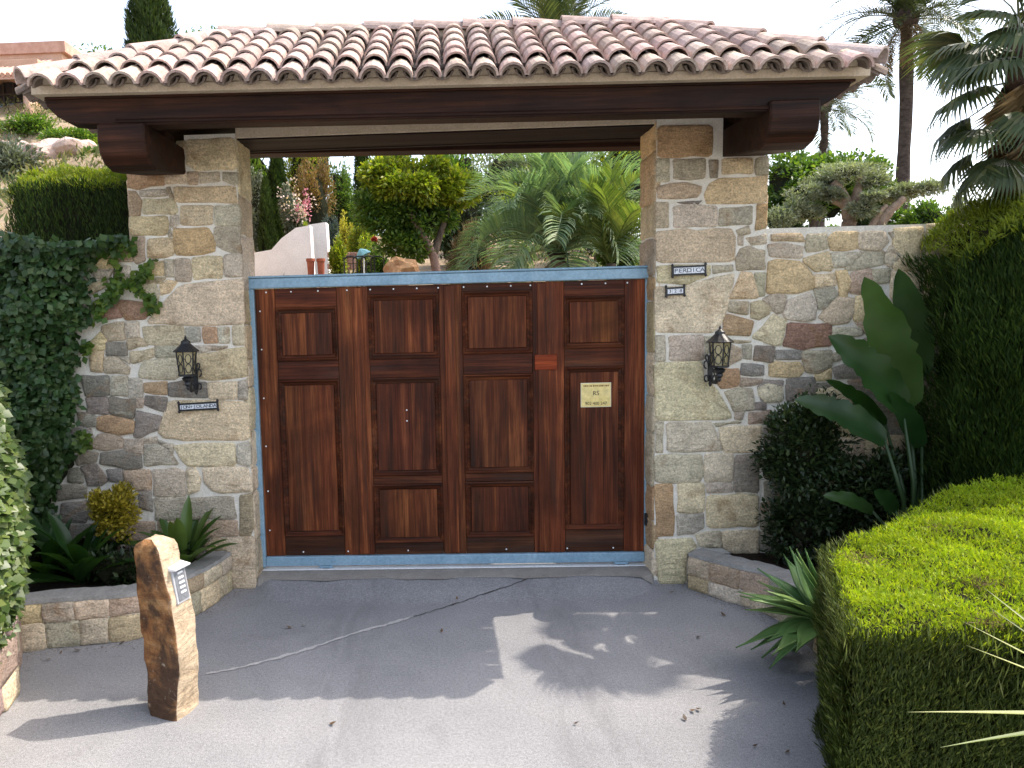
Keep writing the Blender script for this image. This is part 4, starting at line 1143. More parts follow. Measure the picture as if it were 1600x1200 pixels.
# ------------------------------------------------------------------ planter walls
CAPM = m_simple('cement_capping', (.27, .26, .24), (.36, .345, .32), 6, .92, .5, 50, .1, .01)
def planter(name, path, h0, h1, th, label, n=40):
    """curved low wall: path of ground points along its outer face, planted side to the left of travel"""
    P = [Vector((p.x, p.y, 0)) for p in path]
    d = [0]
    for a, b in zip(P, P[1:]): d.append(d[-1]+(b-a).length)
    L = d[-1]
    def at(s):
        s = min(max(s, 0), L)
        for i in range(len(P)-1):
            if s <= d[i+1]+1e-9:
                t = (s-d[i])/(d[i+1]-d[i]); break
        p0, p1, p2, p3 = P[max(i-1, 0)], P[i], P[i+1], P[min(i+2, len(P)-1)]
        q = .5*((2*p1)+(p2-p0)*t+(2*p0-5*p1+4*p2-p3)*t*t+(3*p1-p0-3*p2+p3)*t**3)
        tg = .5*((p2-p0)+2*(2*p0-5*p1+4*p2-p3)*t+3*(3*p1-p0-3*p2+p3)*t*t)
        tg.normalize()
        return q, Vector((tg.y, -tg.x, 0))           # outward = right of travel
    hh = lambda s: h0+(h1-h0)*s/L
    r = tag(empty(name, P[0]), label, 'planter wall')
    v = []; f = []
    for i in range(n+1):
        q, nn = at(L*i/n); h = hh(L*i/n)-.03
        for dd, z in ((0, -.05), (0, h), (-th, h), (-th, -.05)): v.append(q+nn*dd+Vector((0, 0, z))-P[0])
    for i in range(n):
        for k in range(3): f.append((4*i+k, 4*i+k+1, 4*i+5+k, 4*i+4+k))
    f += [(0, 3, 2, 1), (4*n, 4*n+1, 4*n+2, 4*n+3)]
    mk('wall_core', v, f, MORTAR, r, recalc=True)
    v = []; f = []
    for i in range(n+1):
        q, nn = at(L*i/n); h = hh(L*i/n)
        j = [random.uniform(-.004, .004) for _ in range(4)]
        for dd, z in ((.012+j[0], h-.03), (.010+j[1], h+j[2]), (-th-.01, h+j[3]), (-th-.01, h-.03)): v.append(q+nn*dd+Vector((0, 0, z))-P[0])
    for i in range(n):
        for k in range(4): f.append((4*i+k, 4*i+(k+1) % 4, 4*i+4+(k+1) % 4, 4*i+4+k))
    f += [(0, 3, 2, 1), (4*n, 4*n+1, 4*n+2, 4*n+3)]
    mk('capping', v, f, CAPM, r, recalc=True)
    def mp(u, w, dd):
        q, nn = at(u)
        return q+nn*dd+Vector((0, 0, w))-P[0]
    hm = min(h0, h1)-.035
    for uv in courses(.0, L, .005, 1.0, (.42, .58), (.13, .28), .0):
        # scale rows to the local height
        g = .008
        uu = [(u, w) for u, w in uv]
        cu = sum(u for u, w in uu)/len(uu); cw = sum(w for u, w in uu)/len(uu)
        pts = []
        for u, w in uu:
            H = hh(u)-.035
            pts.append((u+(g if u < cu else -g), w*H+(g if w < cw else -g)))
        stone(pts, mp, r, random.choice('ogbotgg' if 'right' not in label else 'gobgdtrb'), .016)
    return at, hh, L, P
pw_l = planter('planter_wall', [atz(*p, 0) for p in ((30, 1020), (75, 1013), (140, 1007), (215, 998), (270, 978), (325, 950), (362, 921))], .37, .33, .16, 'low curved stone planter wall behind the standing stone, left of gate')
pw_r = planter('planter_wall', [atz(*p, 0) for p in ((1076, 919), (1115, 932), (1155, 945), (1190, 956), (1240, 985), (1285, 1030))], .30, .34, .17, 'low curved stone planter wall beside the agave, right of gate')
def bed(name, pw, th, extra, z):
    at, hh, L, P = pw
    pts = [at(L*i/24)[0]-at(L*i/24)[1]*th for i in range(25)]
    pts = [(p.x, p.y) for p in pts]+extra
    o = prism(name, pts, 'z', .0, z, SOIL)
    return tag(o, kind='structure')
bed('planting_bed', pw_l, .13, [(-1.85, .0), (-4.4, .0), (-4.4, -1.3)], .27)
bed('planting_bed', pw_r, .14, [(5, -1.4), (5, .0), (1.95, .0)], .25)
# retaining wall that runs towards the camera on the left
swl = tag(empty('retaining_wall', (-3.0, -1.1, 0)), 'rough pinkish stone retaining wall under the sunlit ivy at far left', 'wall')
wpts = [atz(28, 1022, 0), atz(20, 1090, 0), atz(-30, 1150, 0), atz(-190, 1330, 0)]
v = []; f = []; HS = .62
wn = []
for i, p in enumerate(wpts):
    for dd, z in ((0, -.05), (.02, HS), (-.4, HS), (-.4, -.05)): v.append((p.x+dd-.0+3.0, p.y+1.1, z))
for i in range(len(wpts)-1):
    for k in range(3): f.append((4*i+k, 4*i+k+1, 4*i+5+k, 4*i+4+k))
mk('wall_core', v, f, MORTAR, swl, recalc=True)
dsw = [0]
for a, b in zip(wpts, wpts[1:]): dsw.append(dsw[-1]+(b-a).length)
def mpw(u, w, dd):
    i = 0
    while i < len(dsw)-2 and u > dsw[i+1]: i += 1
    a, b = wpts[i], wpts[i+1]; t_ = (u-dsw[i])/(dsw[i+1]-dsw[i]); q = a.lerp(b, t_)
    d_ = (b-a).normalized(); nn = Vector((-d_.y, d_.x, 0))
    q = q+nn*dd
    return (q.x+3.0, q.y+1.1, w)
PAL['p'] = (.42, .30, .25)
for uv in courses(0, dsw[-1], .0, HS, (.17, .32), (.2, .42)):
    stone(uv, mpw, swl, random.choice('ppgob'), .045)

# ================================================================== vegetation helpers
def leaves(name, P, D, N, L, Wd, mat, parent=None, fold=.18, curl=.0):
    """many small leaves in one mesh: P base, D direction, N upper side, L length, Wd width (arrays)"""
    P = np.asarray(P, float); n = len(P)
    D = D/np.maximum(np.linalg.norm(D, axis=1, keepdims=True), 1e-6)
    S = np.cross(D, N); S /= np.maximum(np.linalg.norm(S, axis=1, keepdims=True), 1e-6)
    U = np.cross(S, D)
    L = np.broadcast_to(np.asarray(L, float).reshape(-1, 1), (n, 1)); Wd = np.broadcast_to(np.asarray(Wd, float).reshape(-1, 1), (n, 1))
    mid = P+D*L*.45
    V = np.empty((n, 4, 3))
    V[:, 0] = P
    V[:, 1] = mid+S*Wd*.5+U*Wd*fold
    V[:, 2] = P+D*L-U*L*curl
    V[:, 3] = mid-S*Wd*.5+U*Wd*fold
    idx = np.arange(n)[:, None]*4
    T = np.concatenate([idx+np.array([0, 1, 2]), idx+np.array([0, 2, 3])], axis=1).reshape(-1)
    me = bpy.data.meshes.new(name)
    me.vertices.add(4*n); me.vertices.foreach_set('co', V.reshape(-1))
    me.loops.add(6*n); me.loops.foreach_set('vertex_index', T.astype(np.int32))
    me.polygons.add(2*n); me.polygons.foreach_set('loop_start', np.arange(0, 6*n, 3, dtype=np.int32))
    try: me.polygons.foreach_set('loop_total', np.full(2*n, 3, dtype=np.int32))
    except Exception: pass
    me.update(calc_edges=True); me.validate()
    return link(name, me, mat, parent)
def unit(n):
    v = rng.normal(size=(n, 3)); return v/np.linalg.norm(v, axis=1, keepdims=True)
def clump_points(n, center, rad, shell=.55, clumps=18, cr=.42, seed_dirs=None):
    """leaf positions grouped in clumps inside an ellipsoid; returns points and outward directions"""
    c = unit(clumps)*(shell+(1-shell)*rng.random((clumps, 1)))*.78
    k = rng.integers(0, clumps, n)
    q = unit(n)*(rng.random((n, 1))**(1/2.2))*cr*rng.uniform(.6, 1.15, (clumps, 1))[k]
    p = c[k]+q
    out = p*.6+q*1.2
    rad = np.asarray(rad)
    return np.asarray(center)+p*rad, out*rad/rad.max()
def blob(name, center, rad, mat, parent=None, rough=.18, sub=3, sc=2.0, seed=0):
    bm = bmesh.new(); bmesh.ops.create_icosphere(bm, subdivisions=sub, radius=1)
    for v in bm.verts:
        d = 1+rough*2*mnoise.noise(v.co*sc+Vector((seed, seed*2.1, 1)))
        v.co = Vector((v.co.x*rad[0]*d, v.co.y*rad[1]*d, v.co.z*rad[2]*d))+Vector(center)
    me = bpy.data.meshes.new(name); bm.to_mesh(me); bm.free()
    return link(name, me, mat, parent)
INNER = m_simple('dark_twigs', (.012, .014, .008), (.03, .03, .016), 9, .95, .6, 30, .05, .03)
def crown(root, center, rad, n, L, Wd, mat, up=.25, clumps=18, cr=.42, shell=.55, core=.55, name='crown', droop=0):
    c = np.array(center)-np.array(root.location)
    p, o = clump_points(n, c, rad, shell, clumps, cr)
    D = o/np.maximum(np.linalg.norm(o, axis=1, keepdims=True), 1e-6)+unit(n)*.9+np.array([0, 0, up-droop])
    N = unit(n)*.8+np.array([0, 0, 1.0])
    leaves(name, p, D, N, L*rng.uniform(.7, 1.25, n), Wd*rng.uniform(.7, 1.25, n), mat, root)
    if core: blob('inner_branches', tuple(c), [r*core for r in rad], INNER, root, .25, 2, 1.6, random.random()*9)
def trunk(root, pts, rad, mat=None, name='trunk', n=9):
    b = MB(); R0 = Vector(root.location)
    P = [Vector(p)-R0 for p in pts]
    q = []; r = []
    for i in range(len(P)-1):
        for k in range(4):
            t = k/4; q.append(P[i].lerp(P[i+1], t)+Vector((random.uniform(-1, 1), random.uniform(-1, 1), 0))*rad[i]*.12); r.append((rad[i]*(1-t)+rad[i+1]*t)*random.uniform(.92, 1.08))
    q.append(P[-1]); r.append(rad[-1])
    b.tube(q, r, n)
    return b.build(name, mat or BARK, root, smooth=True)
def plant(name, loc, label, cat, group=None):
    global rng
    s_ = zlib.crc32(label.encode()); random.seed(s_); rng = np.random.default_rng(s_)
    return tag(empty(name, loc), label, cat, group)

# leaf materials (base colours; the lime one brightened for a sunlit hedge top)
L_IVY = m_leaf('ivy_leaf', (.022, .050, .014), (.045, .095, .026), (.085, .125, .04), .25, .42, .4)
L_CYP = m_leaf('conifer_spray', (.018, .036, .008), (.035, .062, .012), (.065, .095, .02), .2, .6, .2)
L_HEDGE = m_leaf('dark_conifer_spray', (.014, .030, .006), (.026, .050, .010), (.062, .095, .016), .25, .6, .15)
L_LIME = m_leaf('lime_sunlit_top_spray', (.22, .32, .014), (.30, .41, .018), (.42, .46, .04), .4, .55, .25, (1.3, 1.3, .4))
L_GREEN = m_leaf('mid_green_leaf', (.045, .095, .018), (.09, .165, .028), (.17, .23, .04), .45, .45, .4)
L_YEL = m_leaf('yellow_green_leaf', (.11, .17, .016), (.21, .26, .024), (.32, .31, .035), .5, .45, .35)
L_OLIVE = m_leaf('olive_leaf', (.14, .165, .11), (.23, .26, .18), (.34, .36, .27), .3, .5, .35)
L_GOLD = m_leaf('golden_leaf', (.16, .14, .015), (.32, .25, .025), (.46, .36, .05), .3, .45, .35)
L_DARK = m_leaf('dark_shrub_leaf', (.012, .024, .008), (.022, .042, .012), (.05, .07, .02), .2, .45, .35)
L_GREY = m_leaf('grey_green_leaf', (.09, .11, .075), (.15, .17, .12), (.23, .25, .19), .2, .6, .25)
L_PINKF = m_leaf('pink_flower', (.42, .10, .14), (.55, .20, .24), (.62, .34, .34), .3, .5, .3, (1.1, 1, 1))
L_RUST = m_leaf('reddish_leaf', (.12, .10, .03), (.22, .14, .05), (.30, .17, .09), .3, .5, .3)
L_SCRUB = m_leaf('dry_scrub', (.07, .085, .03), (.13, .14, .055), (.26, .22, .11), .3, .6, .2)
L_BUTIA = m_leaf('blue_green_frond', (.10, .16, .085), (.17, .24, .12), (.26, .31, .13), .4, .45, .35, (1.1, 1.3, .7))
L_PALM = m_leaf('palm_frond', (.03, .05, .02), (.055, .08, .03), (.10, .12, .045), .25, .45, .35)
L_FAN = m_leaf('fan_frond', (.035, .055, .02), (.06, .085, .032), (.12, .13, .05), .3, .45, .35)
L_DEAD = m_leaf('dry_frond', (.10, .07, .035), (.17, .12, .06), (.26, .19, .10), .25, .7, .2, (1.1, 1, .8))
L_BIG = m_leaf('broad_leaf', (.014, .044, .010), (.022, .058, .013), (.038, .082, .017), .3, .38, .4, (1.6, 1.7, .35))
L_AGAVE = m_leaf('agave_leaf', (.08, .17, .05), (.105, .20, .055), (.15, .24, .065), .12, .45, .4)
L_YUC = m_leaf('yucca_leaf', (.16, .20, .055), (.24, .27, .085), (.33, .33, .12), .2, .4, .4)

def blade(name, base, d, up, length, width, mat, parent, droop=.3, fold=.25, prof=None, n=8, wave=0.0, thick=0.0):
    """one long leaf as a folded ribbon; its own object"""
    base = Vector(base); d = Vector(d).normalized(); up = Vector(up)
    s = d.cross(up).normalized(); up = s.cross(d)
    prof = prof or (lambda t: math.sin(math.pi*min(1, t*.93+.07))**.8)
    v = []; p = base.copy(); dd = d.copy()
    for i in range(n+1):
        t = i/n
        w = width*.5*prof(t)*(random.choice((1, 1, .97, .80)) if wave and .25 < t < .9 else 1)
        if i == n: w = width*.01
        uu = s.cross(dd).normalized()
        k = wave*math.sin(t*17+1)
        v += [p+s*w+uu*(w*fold+k*w), p+s*w*.5+uu*(w*fold*.35), p, p-s*w*.5+uu*(w*fold*.35), p-s*w+uu*(w*fold-k*w)]
        p = p+dd*(length/n)
        dd = (dd+Vector((0, 0, -1))*droop/n*(.4+1.4*t)).normalized()
    f = [(5*i+k, 5*i+k+1, 5*i+6+k, 5*i+5+k) for i in range(n) for k in range(4)]
    o = mk(name, v, f, mat, parent, smooth=True)
    if thick:
        md = o.modifiers.new('thickness', 'SOLIDIFY'); md.thickness = thick
    return o
def frond_mesh(name, length, leaflet, n, e0, e1, mat, vee=.5, w=.018, rach=.012, gap0=.12):
    """feather palm frond along +x: rachis plus two ranks of narrow leaflets"""
    v = []; f = []
    seg = 14; p = Vector((0, 0, 0)); pts = [p.copy()]; ang = []
    for i in range(seg):
        e = e0+(e1-e0)*((i+.5)/seg)**1.2
        ang.append(e); p = p+Vector((math.cos(e), 0, math.sin(e)))*length/seg; pts.append(p.copy())
    mb = MB(); mb.tube(pts, [rach*(1-.85*i/seg) for i in range(seg+1)], 5)
    for i in range(n):
        t = gap0+(1-gap0)*(i+.5)/n
        k = min(seg-1, int(t*seg)); fr = t*seg-k
        q = pts[k].lerp(pts[k+1], fr); e = ang[k]
        fw_ = Vector((math.cos(e), 0, math.sin(e))); upv = Vector((-math.sin(e), 0, math.cos(e)))
        ll = leaflet*(.45+.75*math.sin(math.pi*min(1, .12+t*.86)))*random.uniform(.85, 1.1)
        for sd in (-1, 1):
            d = (fw_*(.55+.5*t)+Vector((0, sd, 0))*.85+upv*vee*random.uniform(.6, 1.2)).normalized()
            side = d.cross(upv).normalized()
            q1 = q+d*ll*.5; q2 = q+d*ll*.85+Vector((0, 0, -.12*ll)); q3 = q+d*ll+Vector((0, 0, -.28*ll))
            m_ = [q+side*w*.35, q-side*w*.35, q1+side*w*.6, q1-side*w*.6, q2+side*w*.35, q2-side*w*.35, q3]
            mb.add(m_, [(0, 1, 3, 2), (2, 3, 5, 4), (4, 5, 6)])
    me = bpy.data.meshes.new(name); me.from_pydata(mb.v, [], mb.f); me.materials.append(mat); me.update()
    return me
def feather_palm(root, top, meshes, n, scale, el=(-.55, 1.2), first=0.0):
    t = Vector(top)-Vector(root.location)
    for i in range(n):
        a = first+i*2.39996+random.uniform(-.15, .15)
        u = (i+.5)/n
        pitch = el[0]+(el[1]-el[0])*u+random.uniform(-.1, .1)
        o = link('frond', random.choice(meshes), None, root)
        s = scale*random.uniform(.85, 1.1)
        o.matrix_local = Matrix.Translation(t) @ Matrix.Rotation(a, 4, 'Z') @ Matrix.Rotation(-pitch, 4, 'Y') @ Matrix.Rotation(random.uniform(-.5, .5), 4, 'X') @ Matrix.Diagonal((s, s, s, 1))
def fan_mesh(name, R, petiole, nb, mat, spread=2.4, droop=.5, w=.05):
    mb = MB(); c = Vector((petiole, 0, 0))
    mb.tube([(0, 0, 0), (petiole*.5, 0, .05*petiole), (petiole, 0, 0)], [.022, .016, .012], 5)
    for i in range(nb):
        a = -spread/2+spread*(i+.5)/nb
        L = R*(1-.25*(abs(a)/(spread/2))**2)*random.uniform(.92, 1.05)
        d = Vector((math.cos(a), math.sin(a), 0)); s = Vector((-math.sin(a), math.cos(a), 0)); up = Vector((0, 0, 1))
        h = .02*(-1)**i
        def pt(t, k, z): return c+d*L*t+s*k+up*z
        dz = lambda t: -droop*L*max(0, t-.35)**2*1.6+random.uniform(-.01, .01)
        v = [c, pt(.35, w*.9, h), pt(.35, -w*.9, -h), pt(.65, w*.8, dz(.65)), pt(.65, -w*.8, dz(.65)-h), pt(.86, w*.32, dz(.86)), pt(.86, -w*.32, dz(.86)), pt(1, 0, dz(1)-.05)]
        mb.add(v, [(0, 2, 1), (1, 2, 4, 3), (3, 4, 6, 5), (5, 6, 7)])
    me = bpy.data.meshes.new(name); me.from_pydata(mb.v, [], mb.f); me.materials.append(mat); me.update()
    return me

# ================================================================== ivy on the left wall
def ivy_leaves(root, pts, nrm, size, name='foliage', mat=None):
    n = len(pts); pts = np.asarray(pts)-np.array(root.location); nrm = np.asarray(nrm)
    D = unit(n)*.7+np.array([0, 0, -.75])+nrm*.25
    N = nrm+unit(n)*.45+np.array([0, 0, .35])
    return leaves(name, pts, D, N, size*rng.uniform(.6, 1.3, n), size*.95*rng.uniform(.6, 1.25, n), mat or L_IVY, root, -.12, .1)
ivy = plant('ivy', (-3.3, -.1, .3), 'dark ivy covering the left garden wall up to its top, with a trailing branch', 'ivy')
edge = [(372, 205), (390, 150), (430, 142), (470, 140), (500, 140), (540, 120), (580, 122), (620, 122), (660, 118), (700, 118), (740, 96), (780, 84), (830, 80)]
def edge_x(py):
    for (a, xa), (b, xb) in zip(edge, edge[1:]):
        if a <= py <= b: return xa+(xb-xa)*(py-a)/(b-a)
    return edge[0][1] if py < edge[0][0] else edge[-1][1]
P = []; N = []
for _ in range(21000):
    py = random.uniform(362, 840); e = edge_x(py)
    px = e-abs(random.gauss(0, 1))*6-random.random()**.8*230+random.uniform(-10, 8)
    dep = random.uniform(.02, .10+.28*min(1, max(0, (e-px)/90)))
    nz_ = mnoise.noise(Vector((px*.022, py*.022, 3)))+.5*mnoise.noise(Vector((px*.06, py*.06, 8)))
    if nz_ < random.uniform(-.75, -.15): continue
    p = aty(px, py, -dep-.16*max(0, nz_)*min(1, max(0, (e-px)/40)))
    if p.z > WLT+.10+.10*mnoise.noise(Vector((p.x*4, 1, 1))) or p.z < .28: continue
    P.append(p); N.append((random.gauss(.15, .3), -1, .2))
ivy_leaves(ivy, P, N, .068)
mk('ivy_stems', *(lambda b: (b.v, b.f))((lambda b: [b.tube([Vector(aty(x0+random.uniform(-3, 3)*k*.2, y0-k*30, -.03))-Vector(ivy.location) for k in range(7)], .008, 5) for (x0, y0) in ((60, 780), (90, 700), (40, 820), (110, 620), (20, 700))] and b)(MB())), BARK, ivy)
blob('inner_branches', Vector((-3.95, -.02, 1.5))-Vector(ivy.location), (.75, .14, 1.35), INNER, ivy, .1)
P = []; N = []                                           # trailing branches over the stones
for path in ([(150, 480), (165, 462), (185, 445), (205, 438), (222, 425), (240, 405)], [(205, 438), (222, 452), (235, 470), (240, 482)], [(140, 395), (160, 390), (185, 388), (206, 384)], [(172, 470), (178, 430), (180, 395)], [(150, 500), (160, 470), (175, 450)], [(130, 545), (138, 540)], [(120, 700), (135, 690), (128, 678)]):
    for a, b in zip(path, path[1:]):
        for k in range(26):
            t = random.random(); q = aty(a[0]+(b[0]-a[0])*t+random.gauss(0, 5), a[1]+(b[1]-a[1])*t+random.gauss(0, 5), -random.uniform(.035, .10))
            P.append(q); N.append((random.gauss(.2, .3), -1, .35))
ivy_leaves(ivy, P, N, .062, 'trailing_foliage', L_GREEN)
sb_ = MB()
for path in ([(150, 480), (185, 445), (222, 425), (240, 405)], [(172, 470), (178, 430), (180, 395)]):
    sb_.tube([Vector(aty(x, y, -.035))-Vector(ivy.location) for x, y in path], .006, 5)
sb_.build('trailing_stem', BARK, ivy)

# ivy mound on the retaining wall at far left, in the sun
ivm = plant('ivy', (-3.2, -1.9, .6), 'sunlit pale ivy spilling over the retaining wall at the left edge', 'ivy')
wdir = lambda t: wpts[0].lerp(wpts[1], min(t, 1)) if t <= 1 else (wpts[1].lerp(wpts[2], t-1) if t <= 2 else wpts[2].lerp(wpts[3], t-2))
P = []; N = []
for _ in range(9000):
    t = random.uniform(0.0, 3); q = wdir(t)
    h = random.uniform(.36, 1.95)
    bulge = .10+.16*math.sin(math.pi*min(1, (h-.3)/1.7))+.05*mnoise.noise(Vector((t*3, h*4, 0)))
    inn = random.random()**2*.25
    P.append((q.x+bulge-.12-inn, q.y-.02, h)); N.append((1, -.35, .45))
for _ in range(2500):
    t = random.uniform(0.0, 3); q = wdir(t); r = random.random()
    P.append((q.x-.05-r*1.2, q.y+random.uniform(-.1, .1), 1.92+.16*mnoise.noise(Vector((t*4, r*4, 2)))+random.uniform(-.05, .05))); N.append((.2, -.1, 1))
ivy_leaves(ivm, P, N, .068, mat=m_leaf('sunlit_ivy_leaf', (.045, .085, .018), (.085, .135, .03), (.15, .19, .05), .28, .4, .45))  # lighter copy of the ivy leaf, sunlight put into its colour
b = MB()
for i in range(3):
    a, c = wpts[i], wpts[i+1]
    b.add([Vector(p)-Vector(ivm.location) for p in ((a.x-.12, a.y, .5), (c.x-.12, c.y, .5), (c.x-.12, c.y, 1.85), (a.x-.12, a.y, 1.85), (a.x-1.2, a.y, .5), (c.x-1.2, c.y, .5), (c.x-1.2, c.y, 1.85), (a.x-1.2, a.y, 1.85))], [(0, 1, 2, 3), (3, 2, 6, 7), (4, 7, 6, 5), (0, 3, 7, 4), (1, 5, 6, 2)])
b.build('inner_branches', INNER, ivm)

# ================================================================== clipped hedges
def hedge_poly(root, poly, z0, ztop, mat, n_top, n_side, L, Wd, core=True, up_side=.9, topmat=None, out=.35, lump=.04, wts=None, inset=.07):
    """hedge on a footprint polygon (counter-clockwise), ztop(x,y) gives the clipped height"""
    R0 = np.array(root.location)
    poly = [Vector((p[0], p[1])) for p in poly]; n = len(poly)
    if core:
        cx_ = sum((p for p in poly), Vector((0, 0)))/n
        v = []; K = 8
        q = []
        for i in range(n):
            for k in range(K): q.append(poly[i].lerp(poly[(i+1) % n], k/K))
        q = [p+(cx_-p).normalized()*inset for p in q]; m = len(q)
        for z in range(2):
            for p in q: v.append((p.x-R0[0], p.y-R0[1], (z0 if z == 0 else ztop(p.x, p.y)-.06)-R0[2]))
        v.append((cx_.x-R0[0], cx_.y-R0[1], ztop(cx_.x, cx_.y)-.06-R0[2]))
        f = [(i, (i+1) % m, m+(i+1) % m, m+i) for i in range(m)]+[(m+i, m+(i+1) % m, 2*m) for i in range(m)]
        mk('inner_branches', v, f, INNER, root)
    def inside(x, y):
        c = False
        for i in range(n):
            a, b = poly[i], poly[(i+1) % n]
            if (a.y > y) != (b.y > y) and x < (b.x-a.x)*(y-a.y)/(b.y-a.y)+a.x: c = not c
        return c
    x0, x1 = min(p.x for p in poly), max(p.x for p in poly); y0, y1 = min(p.y for p in poly), max(p.y for p in poly)
    P = []
    while len(P) < n_top:
        x, y = random.uniform(x0, x1), random.uniform(y0, y1)
        if inside(x, y): P.append((x, y, ztop(x, y)+lump*mnoise.noise(Vector((x*2.6, y*2.6, 0)))+.5*lump*mnoise.noise(Vector((x*9, y*9, 3)))-random.random()**1.5*.06))
    P = np.array(P); k = len(P)
    D = unit(k)*.75+np.array([0, 0, .8])
    if k: leaves('top_foliage', P-R0, D, unit(k), L*rng.uniform(.6, 1.4, k), Wd*rng.uniform(.7, 1.3, k), topmat or mat, root)
    per = [(poly[i], poly[(i+1) % n]) for i in range(n)]; ln = [(b-a).length for a, b in per]
    P = []; N = []
    for _ in range(n_side):
        i = random.choices(range(n), wts or ln)[0]; a, b = per[i]; t = random.random(); p = a.lerp(b, t); d = (b-a).normalized(); nn = Vector((d.y, -d.x))
        zt = ztop(p.x, p.y); z = z0+(zt-z0)*random.random()
        off = lump*1.3*mnoise.noise(Vector((p.x*2.5, p.y*2.5, z*2.5)))-random.random()**1.4*.09+.03
        P.append((p.x+nn.x*off, p.y+nn.y*off, z)); N.append((nn.x, nn.y, 0))
    P = np.array(P); N = np.array(N); k = len(P)
    D = N*out*rng.uniform(.2, 1.8, (k, 1))+unit(k)*.42+np.array([0, 0, up_side])
    leaves('side_foliage', P-R0, D, N+unit(k)*.6, L*1.3*rng.uniform(.6, 1.5, k), Wd*rng.uniform(.7, 1.3, k), mat, root)

h1 = plant('clipped_hedge', (3.0, -2.0, 0), 'low flat-topped lime green clipped hedge in the right foreground', 'hedge')
zt1 = lambda x, y: .90+.10*max(0, x-2.2)
A_, B_ = atz(1330, 992, .9), atz(1296, 862, .9)
hedge_poly(h1, [(A_.x, A_.y), (A_.x+1.2, A_.y-.14), (6, A_.y-.4), (6, -.75), (4.5, -.78), (3.45, -.92), (B_.x+.35, B_.y+.28), (B_.x, B_.y)], 0, zt1, m_leaf('lime_shaded_side_spray', (.028, .042, .007), (.048, .068, .010), (.12, .14, .025), .10, .55, .25, (1.2, 1.3, .45)), 120000, 90000, .030, .0065, topmat=L_LIME, up_side=.85, wts=[6, 2, .2, .3, .2, .5, .8, 4], lump=.06)  # side leaves coloured darker for shade, top leaves brighter for sun
# stray shoots and a few dry patches on the low hedge
k = 900; P = []
for _ in range(k):
    t_ = random.random(); a_, b_ = ((A_.x, A_.y), (A_.x+1.2, A_.y-.14)) if random.random() < .7 else ((B_.x, B_.y), (A_.x, A_.y))
    x, y = a_[0]+(b_[0]-a_[0])*t_, a_[1]+(b_[1]-a_[1])*t_
    P.append((x-random.uniform(-.02, .05), y-random.uniform(-.02, .05), random.random()**.7*zt1(x, y)))
P = np.array(P)
leaves('stray_shoots', P-np.array(h1.location), unit(k)*.35+np.array([-.05, -.15, 1]), unit(k)+np.array([0, -1, 0]), rng.uniform(.04, .11, k), rng.uniform(.004, .007, k), m_leaf('pale_shoot', (.09, .12, .025), (.14, .17, .04), (.20, .21, .07), .3), h1)['kind'] = 'stuff'
k = 700; P = []
for (px, py) in ((1540, 907), (1350, 862), (1480, 830), (1560, 960)):
    c_ = atz(px, py, .95)
    for _ in range(k//4): P.append((c_.x+random.gauss(0, .055), c_.y+random.gauss(0, .05), zt1(c_.x, c_.y)+random.uniform(-.03, .012)))
P = np.array(P)
leaves('dry_twigs', P-np.array(h1.location), unit(k)+np.array([0, 0, .2]), unit(k), rng.uniform(.03, .06, k), rng.uniform(.003, .006, k), L_DEAD, h1)['kind'] = 'stuff'
h2 = plant('conifer_hedge', (4.4, -.4, 0), 'tall dark conifer hedge at the right edge behind the lime green hedge', 'hedge')
zt2 = lambda x, y: 3.02+.05*math.sin(x*3)-.62*max(0, 1-(y+1.09+.25*max(0, 4.4-x))/.55)**2-.45*max(0, 1-(x-3.62)/.5)**2
hedge_poly(h2, [(3.64, -.60), (3.86, -.92), (4.4, -1.05), (6.5, -1.1), (6.5, -.05), (3.68, -.05)], .2, zt2, L_HEDGE, 30000, 52000, .055, .011, topmat=m_leaf('conifer_sunlit_top_spray', (.12, .16, .012), (.17, .21, .018), (.22, .25, .03), .35, .55, .25), up_side=1.0, out=.5, lump=.14, inset=.20, wts=[3, 4, 6, 1, .3, 3])  # top leaves get a lighter colour to paint the sun on them
h3 = plant('conifer_hedge', (-3.5, 1.4, 2.8), 'dark clipped hedge with sunlit yellow top behind the left garden wall', 'hedge')
l3, r3 = aty(52, 300, 1.2), aty(215, 290, 1.2)
zt3 = lambda x, y: aty(130, 276, 1.2).z+.03*math.sin(x*5)-.16*max(0, 1-(y-.75)/.3)**2
hedge_poly(h3, [(l3.x, .75), (r3.x+.6, .75), (r3.x+.6, 1.7), (l3.x, 1.7)], 2.6, zt3, L_HEDGE, 12000, 22000, .045, .010, topmat=L_YEL, up_side=.9, lump=.09)  # yellow leaf colour on top stands in for sunlight

# ================================================================== planting beds
def straplant(name, base, label, cat, n, L, Wd, mat, el=(.35, 1.35), az=(0, 6.28), droop=.6, stalk=.0, fold=.35, prof=None, group=None, thick=0):
    r = plant(name, base, label, cat, group)
    for i in range(n):
        a = az[0]+(az[1]-az[0])*((i+.5)/n+random.uniform(-.4, .4)/n); e = random.uniform(*el)
        d = Vector((math.cos(a)*math.cos(e), math.sin(a)*math.cos(e), math.sin(e)))
        s0 = Vector((random.uniform(-.04, .04), random.uniform(-.04, .04), random.uniform(0, stalk)))
        blade('leaf', s0, d, Vector((0, 0, 1)) if e < 1.2 else Vector((math.cos(a), math.sin(a), .3))*-1, L*random.uniform(.75, 1.15), Wd*random.uniform(.8, 1.15), mat, r, droop*random.uniform(.6, 1.3), fold, prof, thick=thick)
    return r
spoon = lambda t: max(.12, math.sin(math.pi*min(1, .02+t*.98)**1.35)**.75)
